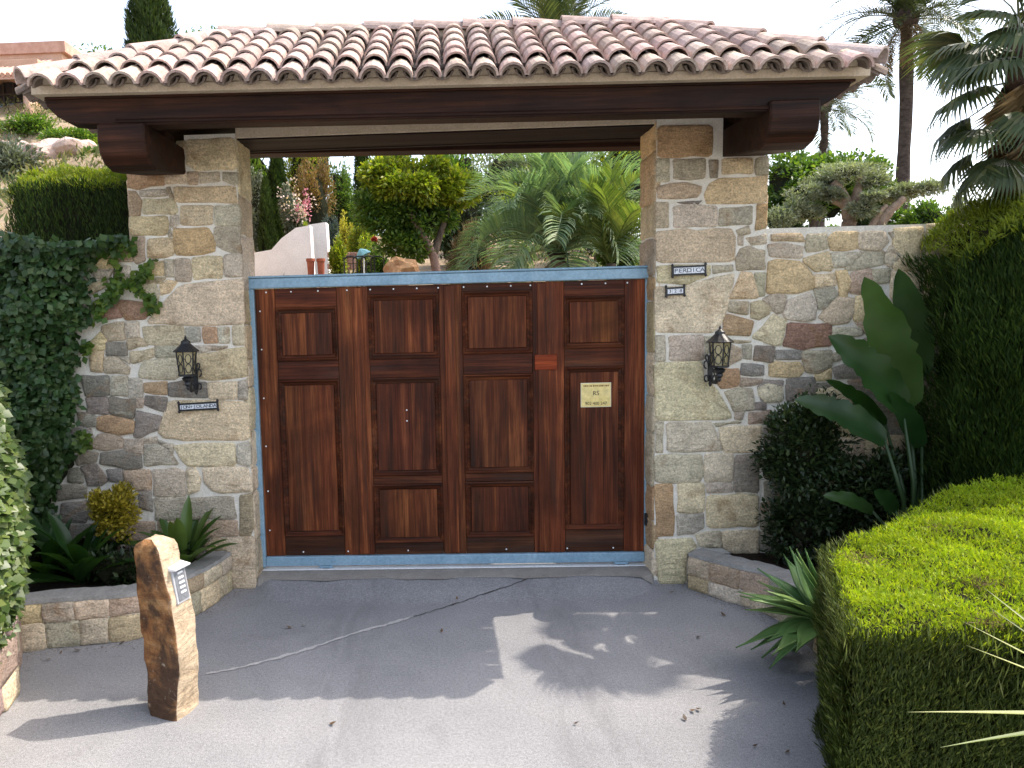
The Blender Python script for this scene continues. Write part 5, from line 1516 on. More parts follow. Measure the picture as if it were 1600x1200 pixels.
q = aty(128, 880, -.55); straplant('broad_leaf_plant', (q.x, q.y, .27), 'large dark broad leaved plant in the left planter behind the standing stone', 'plant', 26, .56, .14, L_BIG, (.3, 1.3), droop=.7, prof=spoon)
q = aty(75, 870, -.45); straplant('broad_leaf_plant', (q.x, q.y, .27), 'dark broad leaved plant at the far left of the planter beside the ivy', 'plant', 16, .6, .13, L_BIG, (.4, 1.35), droop=.6, prof=spoon)
q = aty(285, 862, -.22); straplant('broad_leaf_plant', (q.x, q.y, .27), 'bright broad leaved plant at the foot of the left pillar', 'plant', 22, .54, .11, m_leaf('bright_broad_leaf', (.05, .10, .02), (.075, .14, .03), (.12, .18, .04), .3, .32, .5), (.3, 1.35), droop=.65, prof=spoon)
q = aty(178, 800, -.30)
gs = plant('golden_shrub', (q.x, q.y, .27), 'small golden yellow variegated shrub in the left planter', 'shrub')
crown(gs, (q.x, q.y, q.z), (.25, .20, .23), 4600, .038, .024, L_GOLD, .5, 26, .4, .45, .35)
trunk(gs, [(q.x, q.y, .25), (q.x+.02, q.y, .42), (q.x, q.y, q.z)], [.02, .015, .01])
# low dark ground plants fill both beds
for k, (x, y, s_) in enumerate([(-3.5, -.35, .28), (-3.0, -.2, .22), (-2.6, -.55, .2), (-2.35, -.25, .2)]):
    g = plant('ground_shrub', (x, y, .27), ['dark leafy undergrowth at the left end of the left planter', 'dark undergrowth against the wall below the golden shrub', 'low dark undergrowth along the left planter edge', 'dark undergrowth between the golden shrub and the pillar plant'][k], 'shrub')
    crown(g, (x, y, .27+s_*.55), (s_*1.3, s_, s_*.8), 1300, .06, .028, L_DARK, .5, 12, .5, .4, .7)

# right bed: dark shrub, bird of paradise, agaves
q = aty(1250, 705, -.32)
ds = plant('dark_shrub', (q.x, q.y, .25), 'dark fine leaved shrub against the right wall beside the lantern pillar', 'shrub')
crown(ds, (q.x+.03, q.y, q.z), (.42, .22, .50), 6500, .05, .024, L_DARK, .2, 34, .4, .4, .36)
crown(ds, (q.x+.05, q.y, .58), (.34, .2, .32), 3400, .05, .024, L_DARK, .2, 22, .45, .4, .36, 'lower_crown')
trunk(ds, [(q.x, q.y, .2), (q.x+.03, q.y, .7), (q.x, q.y, q.z)], [.03, .025, .015])
q = aty(1370, 770, -.25)
d2 = plant('dark_shrub', (q.x, q.y, .25), 'deep shaded dark shrub under the paddle leaves of the bird of paradise', 'shrub')
crown(d2, (q.x, q.y, q.z), (.55, .2, .48), 6000, .055, .026, L_DARK, .2, 32, .42, .4, .4)
crown(d2, (q.x-.1, q.y, .5), (.6, .22, .3), 2600, .055, .026, L_DARK, .2, 16, .4, .4, .6, 'lower_crown')
sp_ = aty(1420, 800, -.45)
st = plant('bird_of_paradise', (sp_.x, sp_.y, .25), 'bird of paradise plant with big paddle leaves against the right wall', 'plant')
paddle = lambda t: max(.06, (math.sin(math.pi*min(1, .04+t*.96)**.85))**.6) if t > .02 else .1
S0 = Vector(st.location)
for (bx, by, tx, ty, wd, dep, tw) in [((1420), 640, 1358, 438, .33, -.42, .5), (1440, 590, 1408, 425, .24, -.36, -.2), (1412, 640, 1304, 522, .33, -.55, .9), (1385, 690, 1250, 618, .26, -.6, 1.0), (1385, 665, 1297, 590, .13, -.4, .6), (1400, 800, 1368, 765, .15, -.7, .6), (1365, 800, 1290, 770, .13, -.62, .9), (1440, 700, 1395, 612, .16, -.5, .3), (1480, 640, 1500, 470, .22, -.2, .2)]:
    b0 = aty(bx, by, dep+.12); t0 = aty(tx, ty, dep)
    d = (t0-b0); L = d.length
    upv = Vector((math.cos(tw)*-.5, -1, .55+.3*tw))
    blade('leaf', b0-S0, d+Vector((0, 0, .12*L)), upv, L*1.04, wd, L_BIG, st, .45, .22, paddle, 20, .10)
    mb = MB(); mb.tube([Vector((random.uniform(-.06, .06), random.uniform(-.04, .04), 0)), (b0-S0)*.55+Vector((.06, 0, 0)), b0-S0+d*.02], [.024, .017, .010], 6)
    mb.build('stalk', m_plain('leaf_stalk', (.025, .05, .014), .45) if 'leaf_stalk' not in bpy.data.materials else bpy.data.materials['leaf_stalk'], st, smooth=True)
agp = lambda t: (.42+.58*math.sin(math.pi*min(1, t*1.15)))*(1-max(0, t-.55)/.45)**.8 if t > .02 else .42
q = atz(1278, 985, .28)
ag = plant('agave', (q.x, q.y, .22), 'pale green agave rosette in front of the right planter wall beside the hedge', 'agave')
for i in range(32):
    a = math.pi+random.uniform(-1.75, 1.75); e = [-.85, -.4, -.05, .3, .65, .95, 1.25][i % 7]+random.uniform(-.12, .12)
    d = Vector((math.cos(a)*math.cos(e), math.sin(a)*math.cos(e), math.sin(e)))
    blade('leaf', Vector((.02, 0, .12)), d, (0, 0, 1) if e < 1 else (1, 0, .2), .50*random.uniform(.85, 1.12), .125, L_AGAVE, ag, .15, .42, agp, 8, thick=.008)
MB().tube([(.05, 0, -.25), (.03, 0, .12)], [.035, .045], 8).build('stem', INNER, ag)
# spiky yucca at the right edge of the foreground (mostly outside the frame)
yl = plant('yucca', (2.32, -3.55, 0), 'spiky yellow green yucca whose long narrow leaves poke in at lower right', 'yucca')
yp = lambda t: (1-.5*abs(t-.3))*(1-max(0, t-.35)/.65)**.9+.02
Y0 = Vector(yl.location); yc = Vector((2.30, -3.52, .86))
for (tx, ty, yy) in [(1420, 1105, -3.75), (1506, 968, -3.3), (1512, 1005, -3.42), (1470, 1160, -3.85), (1538, 915, -3.1), (1545, 945, -3.2)]:
    t0 = aty(tx, ty, yy); d = t0-yc
    blade('leaf', yc-Y0, d, (0, 0, 1), d.length*1.0, .036, L_YUC, yl, .05, .45, yp, 8)
for i in range(60):
    a = random.uniform(0, 6.28); e = random.uniform(-.2, 1.45)
    d = Vector((math.cos(a)*math.cos(e), math.sin(a)*math.cos(e), math.sin(e)))
    if d.x < -.15 and d.y > -.75: continue
    blade('leaf', yc-Y0, d, (0, 0, 1) if e < 1.2 else (1, 0, 0), random.uniform(.5, .7), .036, L_YUC, yl, .08, .45, yp, 5)
MB().tube([(0, 0, -.02), (.0, .0, .45), yc-Y0], [.09, .08, .07], 9).build('trunk', BARK, yl)

# ================================================================== the garden and hill behind
def tree(name, base, tr, crowns, label, cat='tree', mat=None, L=.09, Wd=.045, group=None, tw=.09, core=.5, up=.2, bark=None, n=3000, cl=18):
    r = plant(name, base, label, cat, group)
    for pts in tr: trunk(r, pts, [tw*(1-.55*i/(len(pts)-1)) for i in range(len(pts))], bark)
    for c, rad in crowns: crown(r, c, rad, n, L, Wd, mat, up, cl, .42, .5, core)
    return r
def gz(p): return Vector((p.x, p.y, hz(p.x, p.y)))
def column(px, ptop, pbot, wpx, y, label, mat=L_CYP, n=9000, L=.16, Wd=.05, name='cypress_tree', group=None):
    """narrow upright conifer seen between two pixel heights"""
    t, b = aty(px, ptop, y), aty(px, pbot, y)
    k = (y-CAM.y)/F; R = wpx*.5*k
    z0 = min(b.z, hz(b.x, y)); H = t.z-z0
    r = plant(name, (b.x, y, z0), label, 'tree', group)
    trunk(r, [(b.x, y, z0-.3), (b.x, y, z0+H*.5), (b.x, y, z0+H*.9)], [R*.22, R*.15, R*.04])
    u = rng.random(n)**.9; a = rng.random(n)*6.283
    rr = R*np.minimum(1, (1-u)**.55*1.15)*np.minimum(1, .55+u*3)*(1-.35*rng.random(n)**2)
    rr = rr*(1+.16*np.sin(a*5+u*22))
    P = np.stack([rr*np.cos(a), rr*np.sin(a), u*H*.98], 1)
    D = np.stack([np.cos(a)*.45, np.sin(a)*.45, np.full(n, 1.0)], 1)+unit(n)*.4
    leaves('crown', P, D, np.stack([np.cos(a), np.sin(a), np.full(n, .2)], 1)+unit(n)*.5, L*rng.uniform(.6, 1.3, n), Wd*rng.uniform(.7, 1.3, n), mat, r)
    v = []; f = []; K = 9
    for i in range(8):
        uu = i/7; r2 = R*.72*min(1, (1-uu)**.55*1.1)*min(1, .5+uu*3)
        for q in range(K): v.append((r2*math.cos(6.283*q/K), r2*math.sin(6.283*q/K), uu*H*.93))
    for i in range(7):
        for q in range(K): f.append((i*K+q, i*K+(q+1) % K, (i+1)*K+(q+1) % K, (i+1)*K+q))
    mk('inner_branches', v, f, INNER, r)
    return r
def bush(px, py, rx, rz, y, label, mat, n=2200, L=.10, Wd=.05, name='shrub', cat='shrub', group=None, ry=None, cl=16, core=.55, up=.3, ground=True):
    c = aty(px, py, y); k = (y-CAM.y)/F
    gd = hz(c.x, y); top = c.z+rz*k; rr = rz*k
    if ground and c.z-rr > gd+.1:                         # foliage down to the ground
        c = Vector((c.x, c.y, (top+gd)/2)); n = int(min(9000, n*min(2.2, (top-gd)/2/rr))); rr = (top-gd)/2
    r = plant(name, (c.x, c.y, min(c.z-rr, gd)), label, cat, group)
    rz = rr/k
    crown(r, c, (rx*k, ry or rx*k*.8, rr), n, L, Wd, mat, up, cl, .42, .5, core)
    b = Vector(r.location)
    if c.z-rz*k > b.z+.15 or True:
        trunk(r, [(c.x, c.y, b.z-.15), (c.x+.02, c.y, (b.z+c.z)/2), (c.x, c.y, c.z)], [.06, .05, .03], name='stem')
    return r

# seen through the opening -------------------------------------------------
column(437, 225, 380, 40, 24, 'tall black-green cypress behind the oleander, left in the gate opening', L_HEDGE)
column(568, 195, 345, 30, 30, 'distant dark cypress in the gap of sky above the gate opening middle', L_HEDGE)
column(417, 277, 352, 28, 19.5, 'small clipped cone conifer above the white garden wall', L_CYP, 5000, .12, .04, 'cone_conifer')
bush(400, 290, 17, 48, 21, 'silvery leaved tall shrub at the left edge of the gate opening', L_GREY, 3000, .13, .05)
bush(458, 322, 27, 34, 19, 'oleander bush with pale and pink flowers above the white wall', L_GREY, 3000, .13, .04, name='oleander')
ol = [o for o in COL.objects if o.name.startswith('oleander')][0]
c = aty(462, 318, 18.8); p_, o_ = clump_points(330, np.array(c)-np.array(ol.location), (.66, .5, .8), .7, 14, .4)
leaves('flowers', p_, o_+unit(330)*.6, unit(330)+np.array([0, -1, .5]), .085, .07, m_leaf('pale_flower', (.5, .36, .33), (.62, .48, .42), (.66, .56, .48), .3), ol)['kind'] = 'stuff'
c = aty(474, 328, 18.7); p_, o_ = clump_points(130, np.array(c)-np.array(ol.location), (.28, .4, .7), .7, 8, .4)
leaves('pink_flowers', p_, o_+unit(130)*.6, unit(130)+np.array([0, -1, .5]), .085, .07, L_PINKF, ol)['kind'] = 'stuff'
bush(492, 285, 34, 52, 21, 'reddish green feathery shrub right of the oleander, seen through the opening', L_RUST, 4200, .15, .045)
bush(530, 305, 26, 60, 25, 'loose mid green tree below the sky gap, seen through the opening', L_GREEN, 3600, .16, .06)
bush(517, 345, 16, 28, 20, 'small blue-grey shrub beside the end of the white wall', m_leaf('blue_grey_leaf', (.05, .075, .07), (.08, .11, .10), (.12, .15, .13), .2), 1800, .12, .04)
bush(541, 343, 13, 12, 18, 'bright yellow flowering bush beyond the brick edging', m_leaf('bright_yellow_bloom', (.28, .27, .03), (.42, .38, .04), (.52, .46, .08), .3), 1300, .09, .05)
bush(527, 377, 14, 11, 15, 'yellow green bush nearest the low pink wall, left', L_YEL, 1300, .09, .045)
bush(566, 360, 22, 26, 16, 'green and yellow shrub left of the lemon tree', L_YEL, 1800, .10, .045)
bush(568, 379, 14, 9, 14.5, 'low yellow green bush beside the red flower', L_YEL, 1000, .08, .04)
bush(584, 373, 4, 5, 14.2, 'single red flower cluster in the garden bed', m_leaf('red_flower', (.30, .03, .02), (.40, .05, .03), (.45, .1, .08), .2), 220, .07, .05, name='red_flower', cat='flower', cl=4, ground=False)
bush(587, 398, 26, 20, 13.5, 'grey green shrub in front of the teal parasol', L_GREEN, 1600, .09, .035)
# lemon tree
b0 = gz(aty(690, 420, 11.5))
lt = plant('lemon_tree', b0, 'round lemon tree with yellow green leaves in the middle of the gate opening', 'tree')
cz = aty(655, 315, 11.5)
trunk(lt, [b0, aty(678, 400, 11.5), aty(655, 360, 11.3), aty(640, 330, 11.3)], [.13, .11, .09, .05], m_simple('pink_grey_bark', (.16, .10, .08), (.30, .20, .16), 9, .85, .6, 40, .1, .02))
trunk(lt, [aty(678, 400, 11.5), aty(690, 360, 11.6), aty(705, 320, 11.6)], [.10, .08, .05])
for (px, py, rx, rz, mt, n) in [(610, 330, 62, 52, L_GREEN, 4200), (672, 345, 45, 48, L_GREEN, 2600), (645, 282, 68, 46, L_YEL, 4800), (708, 300, 48, 44, L_YEL, 2600), (590, 275, 38, 30, L_YEL, 1800), (640, 380, 50, 28, L_GREEN, 1800)]:
    k = (11.5-CAM.y)/F
    crown(lt, aty(px, py, 11.5+random.uniform(-.3, .3)), (rx*k, .6, rz*k), int(n*1.3), .125, .062, mt, .1, 24, .42, .45, .3)
# big blue palm
pb = aty(872, 396, 8.2); g0 = gz(pb)
bp = plant('pindo_palm', (pb.x, pb.y, g0.z), 'large blue green feather palm with arching fronds filling the right of the gate opening', 'palm')
trunk(bp, [(pb.x, pb.y, g0.z-.2), (pb.x, pb.y, (g0.z+pb.z)/2), (pb.x, pb.y, pb.z)], [.3, .28, .24], m_simple('palm_bark', (.10, .07, .045), (.24, .18, .12), 5, .95, .9, 22, .1, .04))
BM_ = [frond_mesh('frond', 2.15, .52, 60, .85, -1.25, L_BUTIA, .8, .020, .022) for _ in range(3)]
feather_palm(bp, pb, BM_, 44, 1.12, (-.5, 1.3))
BMy = [frond_mesh('frond', 2.0, .5, 44, .6, -.7, m_leaf('young_frond', (.08, .13, .03), (.13, .18, .04), (.20, .23, .06), .35), .7, .024, .022)]
p2_ = aty(955, 412, 6.9); g0 = gz(p2_)
by = plant('young_palm', (p2_.x, p2_.y, g0.z), 'bright yellow green young palm against the right pillar in the gate opening', 'palm')
trunk(by, [(p2_.x, p2_.y, g0.z-.2), (p2_.x, p2_.y, p2_.z)], [.10, .08])
feather_palm(by, p2_, BMy, 18, .8, (.3, 1.45))
bush(740, 390, 40, 40, 14, 'orange brown dry grass mound behind the palm fronds', L_DEAD, 2600, .30, .03, name='grass_clump', cat='grass', up=1.0)
bush(975, 400, 40, 34, 9.5, 'dense green shrub at the foot of the right pillar, beyond the gate', L_GREEN, 2600, .10, .045)
for i, (px, py, rx, rz, y, mt, lb_) in enumerate([(715, 250, 60, 45, 26, L_GREEN, 'mid green tree far behind the lemon tree'), (790, 255, 70, 50, 24, L_OLIVE, 'pale olive coloured tree far behind the palm'), (880, 250, 75, 60, 25, L_GREEN, 'broad green tree behind the middle of the palm'), (975, 250, 60, 70, 23, L_YEL, 'yellow green tree behind the palm beside the right pillar'), (820, 330, 70, 60, 22, L_YEL, 'yellow green shrub glimpsed under the palm fronds'), (930, 345, 70, 55, 20, L_DARK, 'dark green shrub glimpsed through the palm at right'), (720, 340, 50, 60, 20, L_DARK, 'dark shrub behind the trunk of the lemon tree'), (400, 240, 40, 30, 32, L_GREEN, 'far green tree top at the upper left corner of the opening'), (480, 225, 50, 45, 34, L_YEL, 'far olive green tree above the reddish shrub'), (610, 250, 40, 40, 30, L_GREEN, 'green tree just right of the distant cypress'), (555, 330, 40, 42, 27, L_DARK, 'dark green backdrop shrub beneath the sky gap')]):
    bush(px, py, rx, rz, y, lb_, mt, 3000, .20, .09, name='garden_tree', cat='tree', cl=22)
# rendered white wall climbing the bank, terracotta pots, brick edging, parasol, boulder
def px_prism(name, pts, y0, y1, mat, parent=None, drop=None):
    P = [aty(px, py, y0) for px, py in pts]
    n = len(P)
    v = [(p.x, y0, p.z if drop is None or i not in drop else p.z-drop[i]) for i, p in enumerate(P)]
    v += [(x, y1, z) for x, y, z in v]
    return MB().add(v, [tuple(range(n)), tuple(range(n, 2*n))[::-1]]+[(i, (i+1) % n, n+(i+1) % n, n+i) for i in range(n)]).build(name, mat, parent)
ww = tag(px_prism('garden_wall', [(380, 398), (424, 390), (440, 372), (462, 356), (484, 352), (490, 430), (380, 430)], 17.0, 17.5, WHITE_WALL, None, {5: 1.0, 6: 1.0}), 'whitewashed garden wall with a rising top, left in the gate opening', 'wall')
w2 = tag(px_prism('garden_wall', [(476, 352), (509, 347), (516, 430), (482, 430)], 18.2, 18.8, WHITE_WALL, None, {2: 1.0, 3: 1.0}), 'end section of whitewashed wall beside the plant trailing down, behind the pots', 'wall')
vine = bush(479, 372, 5, 26, 17.6, 'yellow green vine hanging down the white garden wall', L_YEL, 700, .10, .05, name='hanging_vine', cat='vine', cl=8, ground=False)
TERRA = m_simple('terracotta', (.26, .075, .045), (.36, .12, .07), 6, .8, .2, 40, .2)
for px, lb_ in ((486, 'left terracotta pot against the white garden wall'), (502, 'right terracotta pot against the white garden wall')):
    b = aty(px, 427, 16.2); t = aty(px, 404, 16.2); g = hz(b.x, 16.2)
    r = tag(empty('plant_pot', (b.x, 16.2, g)), lb_, 'pot', 'terracotta pots by the white wall')
    H = t.z-g; R = 6.2*(16.2-CAM.y)/F
    MB().lathe((0, 0, 0), [(R*.6, 0), (R*.8, H*.5), (R*.95, H*.9), (R*1.12, H*.905), (R*1.12, H), (R*.95, H), (R*.9, H*.95)], 14).build('pot_body', TERRA, r, smooth=False)
    blob('soil', (0, 0, H*.93), (R*.9, R*.9, .03), SOIL, r, .1, 1)
pk = tag(empty('edging_wall', gz(aty(545, 400, 15.5))), 'low pink brick edging wall of the garden bed beyond the pots', 'wall')
PINKB = m_simple('pink_brick', (.38, .20, .16), (.50, .30, .24), 6, .9, .3, 40, .2, objcol=True)
for r_ in range(3):
    for i in range(8):
        a = aty(512+i*9+(4 if r_ % 2 else 0), 412-r_*9, 15.5)
        o = box('brick', a.x, a.x+.155, 15.4, 15.6, a.z-.16, a.z-.012, PINKB, pk, .008)
        o.location = -Vector(pk.location); t = random.uniform(.8, 1.15); o.color = (t, t, t, 1)
q = aty(568, 396, 13.0)
ps = tag(empty('parasol', (q.x, 13.0, hz(q.x, 13.0))), 'small tilted teal parasol in the garden behind the grey green shrub', 'parasol')
TEAL = m_plain('teal_canvas', (.16, .36, .40), .7)
k = (13-CAM.y)/F; H = q.z-hz(q.x, 13.0)
cn = MB().lathe((0, 0, 0), [(13*k, 0), (9*k, 6*k), (4*k, 10*k), (.01, 12*k)], 8).build('canopy', TEAL, ps); cn.location = (0, 0, H-.06); cn.rotation_euler = (0, math.radians(-28), 0)
MB().tube([(0, 0, 0), (0, 0, H)], .02, 6).build('pole', GALV, ps)
q = aty(625, 412, 10.5)
bd = tag(blob('boulder', (q.x, 10.5, q.z-.22), (.36, .35, .36), m_simple('orange_stone', (.30, .16, .08), (.45, .27, .14), 3, .9, .8, 16, .1, .03), None, .22, 3, 1.7, 4), 'orange brown boulder below the lemon tree', 'boulder')
for px, lb_ in ((548, 'leftmost dark metal garden chair back just above the gate'), (562, 'dark metal garden chair back below the parasol, left of the white post'), (575, 'dark metal garden chair back directly under the teal parasol'), (590, 'rightmost dark metal garden chair back, next to the boulder')):
    q = aty(px, 412, 12.2); g = hz(q.x, 12.2)
    r = tag(empty('garden_chair', (q.x, 12.2, g)), lb_, 'chair', 'garden chairs behind the gate')
    H = q.z-g+.12
    b = MB()
    for s in (-.16, .16): b.tube([(s, 0, 0), (s, 0, H)], .018, 5)
    b.tube([(-.16, 0, H), (-.08, 0, H+.06), (.08, 0, H+.06), (.16, 0, H)], .018, 5)
    b.build('back_frame', IRON, r)
    box('seat', -.18, .18, -.36, .0, H-.5, H-.46, IRON, r, .005)
    b = MB()
    for s in (-.16, .16): b.tube([(s, -.34, 0), (s, -.34, H-.48)], .015, 5)
    b.build('front_legs', IRON, r)

# left: hillside with rocks, shrubs, villa and cypress ----------------------
ROCK = m_simple('pink_limestone', (.42, .29, .23), (.66, .52, .45), 1.6, .95, 1.0, 9, .1, .06)
def rock(px, py, rx, rz, y, label, seed):
    c = aty(px, py, y); k = (y-CAM.y)/F
    o = blob('rock', (c.x, y, c.z), (rx*k, rx*k*.7, rz*k), ROCK, None, .34, 4, 2.1, seed)
    return tag(o, label, 'rock', 'pink rocks on the left hillside')
rock(95, 262, 62, 36, 10.5, 'largest pink rock on the left hillside under the shrubs', 1)
rock(30, 250, 45, 26, 11.5, 'pink rock behind the grey shrub at the left edge', 2)
rock(175, 268, 34, 26, 9.5, 'pale rock with white flowers just left of the gateway corbel', 3)
rock(25, 338, 52, 32, 6.5, 'low pink rock at the left edge above the ivy', 4)
rock(150, 222, 26, 13, 14, 'small pale rock below the beam end at left', 5)
rock(110, 300, 50, 28, 8.0, 'pale rock half hidden behind the dark hedge', 6)
for i, (px, py, rx, rz, y, mt, lb_) in enumerate([(40, 205, 70, 26, 14, L_GREEN, 'spreading green shrub below the villa at the left edge'), (120, 222, 60, 22, 13, L_GREEN, 'green shrub on the slope under the beam end'), (175, 235, 46, 26, 12, L_YEL, 'yellow green shrub beside the left corbel'), (22, 268, 44, 52, 8.5, L_GREY, 'grey sage shrub at the left edge of the hillside'), (100, 280, 22, 16, 9.2, L_GREEN, 'small green shrub between the pink rocks'), (70, 300, 40, 32, 7.5, L_YEL, 'yellow green shrub over the clipped hedge'), (150, 250, 32, 24, 10.0, L_GREEN, 'leafy green shrub among the rocks left of the corbel'), (190, 285, 26, 24, 6.5, L_GREEN, 'leafy bush against the left pillar top'), (15, 320, 30, 20, 6.0, L_OLIVE, 'dry pale shrub low at the left edge')]):
    bush(px, py, rx, rz, y, lb_, mt, 3200, .11, .05, name='hillside_shrub', cl=24)
c = aty(205, 285, 6.2)
wf = plant('white_flowers', (c.x, c.y, hz(c.x, c.y)), 'white flowering sprigs beside the upper left pillar', 'flowers')
p_, o_ = clump_points(260, np.array(c)-np.array(wf.location), (.35, .3, .38), .6, 10, .4)
leaves('foliage', p_, o_+unit(260), unit(260)+np.array([0, -.5, 1]), .06, .05, m_leaf('white_petal', (.6, .6, .55), (.7, .7, .66), (.75, .74, .68), .2), wf)
trunk(wf, [(c.x, c.y, wf.location.z-.1), (c.x, c.y, c.z-.1)], [.02, .012], name='stem')
# villa
VY = 26.0
PEACH = m_simple('peach_render', (.46, .29, .20), (.56, .38, .28), 1.2, .92, .2, 20, .1)
PAR = m_simple('clay_coping', (.42, .24, .18), (.56, .36, .28), 3, .9, .3, 30, .1)
vp = aty(30, 190, VY)
vl = tag(empty('villa', (vp.x, VY, hz(vp.x, VY))), 'peach coloured villa with arched window and clay roof on the hill at upper left', 'villa')
V0 = Vector(vl.location)
def vbox(name, pxa, pxb, pya, pyb, y0, y1, mat, ex=None, low=None):
    a, b = aty(pxa, pya, y0), aty(pxb, pyb, y0)
    z0 = b.z if low is None else low
    return box(name, a.x-V0.x, b.x-V0.x, y0-V0.y, y1-V0.y, z0-V0.z, a.z-V0.z, mat, vl, .01)
gl_ = hz(vp.x, VY)-1.5
up_ = vbox('upper_storey', -220, 98, 80, 110, VY+1.4, VY+7, PEACH)
co_ = vbox('upper_coping', -224, 102, 76, 81, VY+1.3, VY+7.1, PAR)
vbox('wall', -260, -14, 112, 190, VY, VY+8, PEACH, low=gl_)
vbox('wall', 34, 50, 112, 190, VY, VY+8, PEACH, low=gl_)
vbox('wall', -14, 34, 178, 190, VY, VY+8, PEACH, low=gl_)
vbox('wall', -260, 60, 104, 113, VY, VY+8, PEACH)
# arched window
wl, wr = aty(-14, 178, VY), aty(34, 178, VY); wt = aty(10, 124, VY); wz = wl.z
GLZ = NT('window_glass'); GLZ.fin((.03, .035, .045), .08, .8); GLZ = GLZ.m
FRM = m_plain('dark_window_frame', (.05, .04, .04), .5)
mx_, hw_ = (wl.x+wr.x)/2, (wr.x-wl.x)/2
spring = wz+(wt.z-wz)*.62
arc = [(mx_+hw_*math.cos(a), spring+(wt.z-spring)*math.sin(a)) for a in [math.pi*i/12 for i in range(13)]]
out = [(wr.x, aty(10, 112, VY).z)]+arc+[(wl.x, aty(10, 112, VY).z)]
n = len(out); v = [(x-V0.x, VY-V0.y, z-V0.z) for x, z in out]+[(x-V0.x, VY+.5-V0.y, z-V0.z) for x, z in out]
sp = MB()
for i in range(1, len(arc)):                              # spandrel above the arch
    a, b = arc[i-1], arc[i]; zt = aty(10, 112, VY).z
    sp.add([(a[0]-V0.x, 0, a[1]-V0.z), (b[0]-V0.x, 0, b[1]-V0.z), (b[0]-V0.x, 0, zt-V0.z), (a[0]-V0.x, 0, zt-V0.z), (a[0]-V0.x, .5, a[1]-V0.z), (b[0]-V0.x, .5, b[1]-V0.z)], [(0, 1, 2, 3), (0, 4, 5, 1)])
sp.build('arch', PEACH, vl, recalc=False)
win = mk('window', [(wl.x-V0.x, .35, wz-V0.z), (wr.x-V0.x, .35, wz-V0.z), (wr.x-V0.x, .35, wt.z-V0.z), (wl.x-V0.x, .35, wt.z-V0.z)], [(0, 1, 2, 3)], GLZ, vl)
fb = MB()
for x in (wl.x+.03, mx_-hw_*.33, mx_+hw_*.33, wr.x-.03): fb.box(x-V0.x-.035, x-V0.x+.035, .28, .34, wz-V0.z, wt.z-V0.z)
fb.box(wl.x-V0.x, wr.x-V0.x, .27, .33, spring-V0.z-.04, spring-V0.z+.04)
fb.build('window_frame', FRM, win)
col_ = aty(44, 150, VY-.8)
MB().lathe((col_.x-V0.x, -.8, 0), [(.2, gl_-V0.z), (.19, 1.0), (.18, aty(44, 118, VY-.8).z-V0.z), (.26, aty(44, 114, VY-.8).z-V0.z)], 12).build('column', PEACH, vl, smooth=True)
# tiled lean-to roof in front, built of rows of barrel tiles
e0, e1 = aty(-120, 106, VY-1.3), aty(66, 112, VY-1.3); r1 = aty(66, 96, VY+1.3)
rt_ = mk('roof', [(e0.x-V0.x, -1.3, e1.z-.12-V0.z), (e1.x-V0.x, -1.3, e1.z-.12-V0.z), (e1.x-V0.x-.9, 1.4, r1.z-V0.z), (e0.x-V0.x, 1.4, r1.z-V0.z), (e0.x-V0.x, -1.3, e1.z-.25-V0.z), (e1.x-V0.x, -1.3, e1.z-.25-V0.z), (e1.x-V0.x-.9, 1.4, r1.z-.4-V0.z), (e0.x-V0.x, 1.4, r1.z-.4-V0.z)], [(0, 1, 2, 3), (0, 4, 5, 1), (1, 5, 6, 2), (4, 7, 6, 5)], PAR, vl)
tb = MB(); x = e0.x-V0.x
while x < e1.x-V0.x-.1:
    zt = r1.z-V0.z
    xe = min(x, e1.x-V0.x-.9+0) if x > e1.x-V0.x-.9 else x
    f_ = 1 if x < e1.x-V0.x-.9 else max(.15, (e1.x-V0.x-x)/.9)
    tb.tube([(x, -1.36, e1.z-.09-V0.z), (x, -1.36+2.76*f_, e1.z-.09-V0.z+(zt-(e1.z-.12-V0.z))*f_)], .10, 8); x += .24
tt = tb.build('barrel_tiles', TILE, rt_); tt.color = (.62, .40, .33, 1); tag(tt, kind='stuff')
q = aty(92, 120, VY+1.0)
vbox('side_wall', 50, 118, 122, 190, VY+2.5, VY+8, PEACH, low=gl_)
vbox('side_coping', 48, 121, 117, 123, VY+2.4, VY+8.1, PAR)
# cypress behind the villa and palms
column(240, -60, 120, 92, 17, 'broad dark cypress rising above the left end of the tiled roof', L_CYP, 14000, .20, .05)

# right: over the wall ---------------------------------------------------------
PF = [frond_mesh('frond', 2.5, .50, 40, .55, -.95, L_PALM, .45, .030, .022) for _ in range(3)]
PBARK = m_simple('palm_trunk_bark', (.045, .035, .03), (.12, .095, .08), 6, .95, 1.0, 14, .1, .05, stretch=(1, 1, 2.2))
def tall_palm(px_top, py_top, px_bot, py_bot, y, wpx, n, scale, label, el, first=0, dead=0):
    t, b = aty(px_top, py_top, y), aty(px_bot, py_bot, y)
    g = hz(b.x, y); r = plant('date_palm', (b.x, y, g), label, 'palm', 'tall palms right of the gateway')
    R = wpx*.5*(y-CAM.y)/F
    trunk(r, [(b.x, y, g-.3), b, b.lerp(t, .5)+Vector((.04, 0, 0)), t], [R*1.15, R*1.08, R, R*1.05], PBARK, n=12)
    feather_palm(r, t, PF, n, scale, el, first)
    blob('crown_shaft', tuple(t-Vector(r.location)+Vector((0, 0, .1))), (R*1.8, R*1.8, R*2.2), PBARK, r, .3, 2, 3)
    if dead:
        for i in range(dead):
            a = i*2.4; o = link('dry_frond', PD, None, r)
            o.matrix_local = Matrix.Translation(t-Vector(r.location)) @ Matrix.Rotation(a, 4, 'Z') @ Matrix.Rotation(.75, 4, 'Y') @ Matrix.Diagonal((scale*.7,)*3+(1,))
    return r
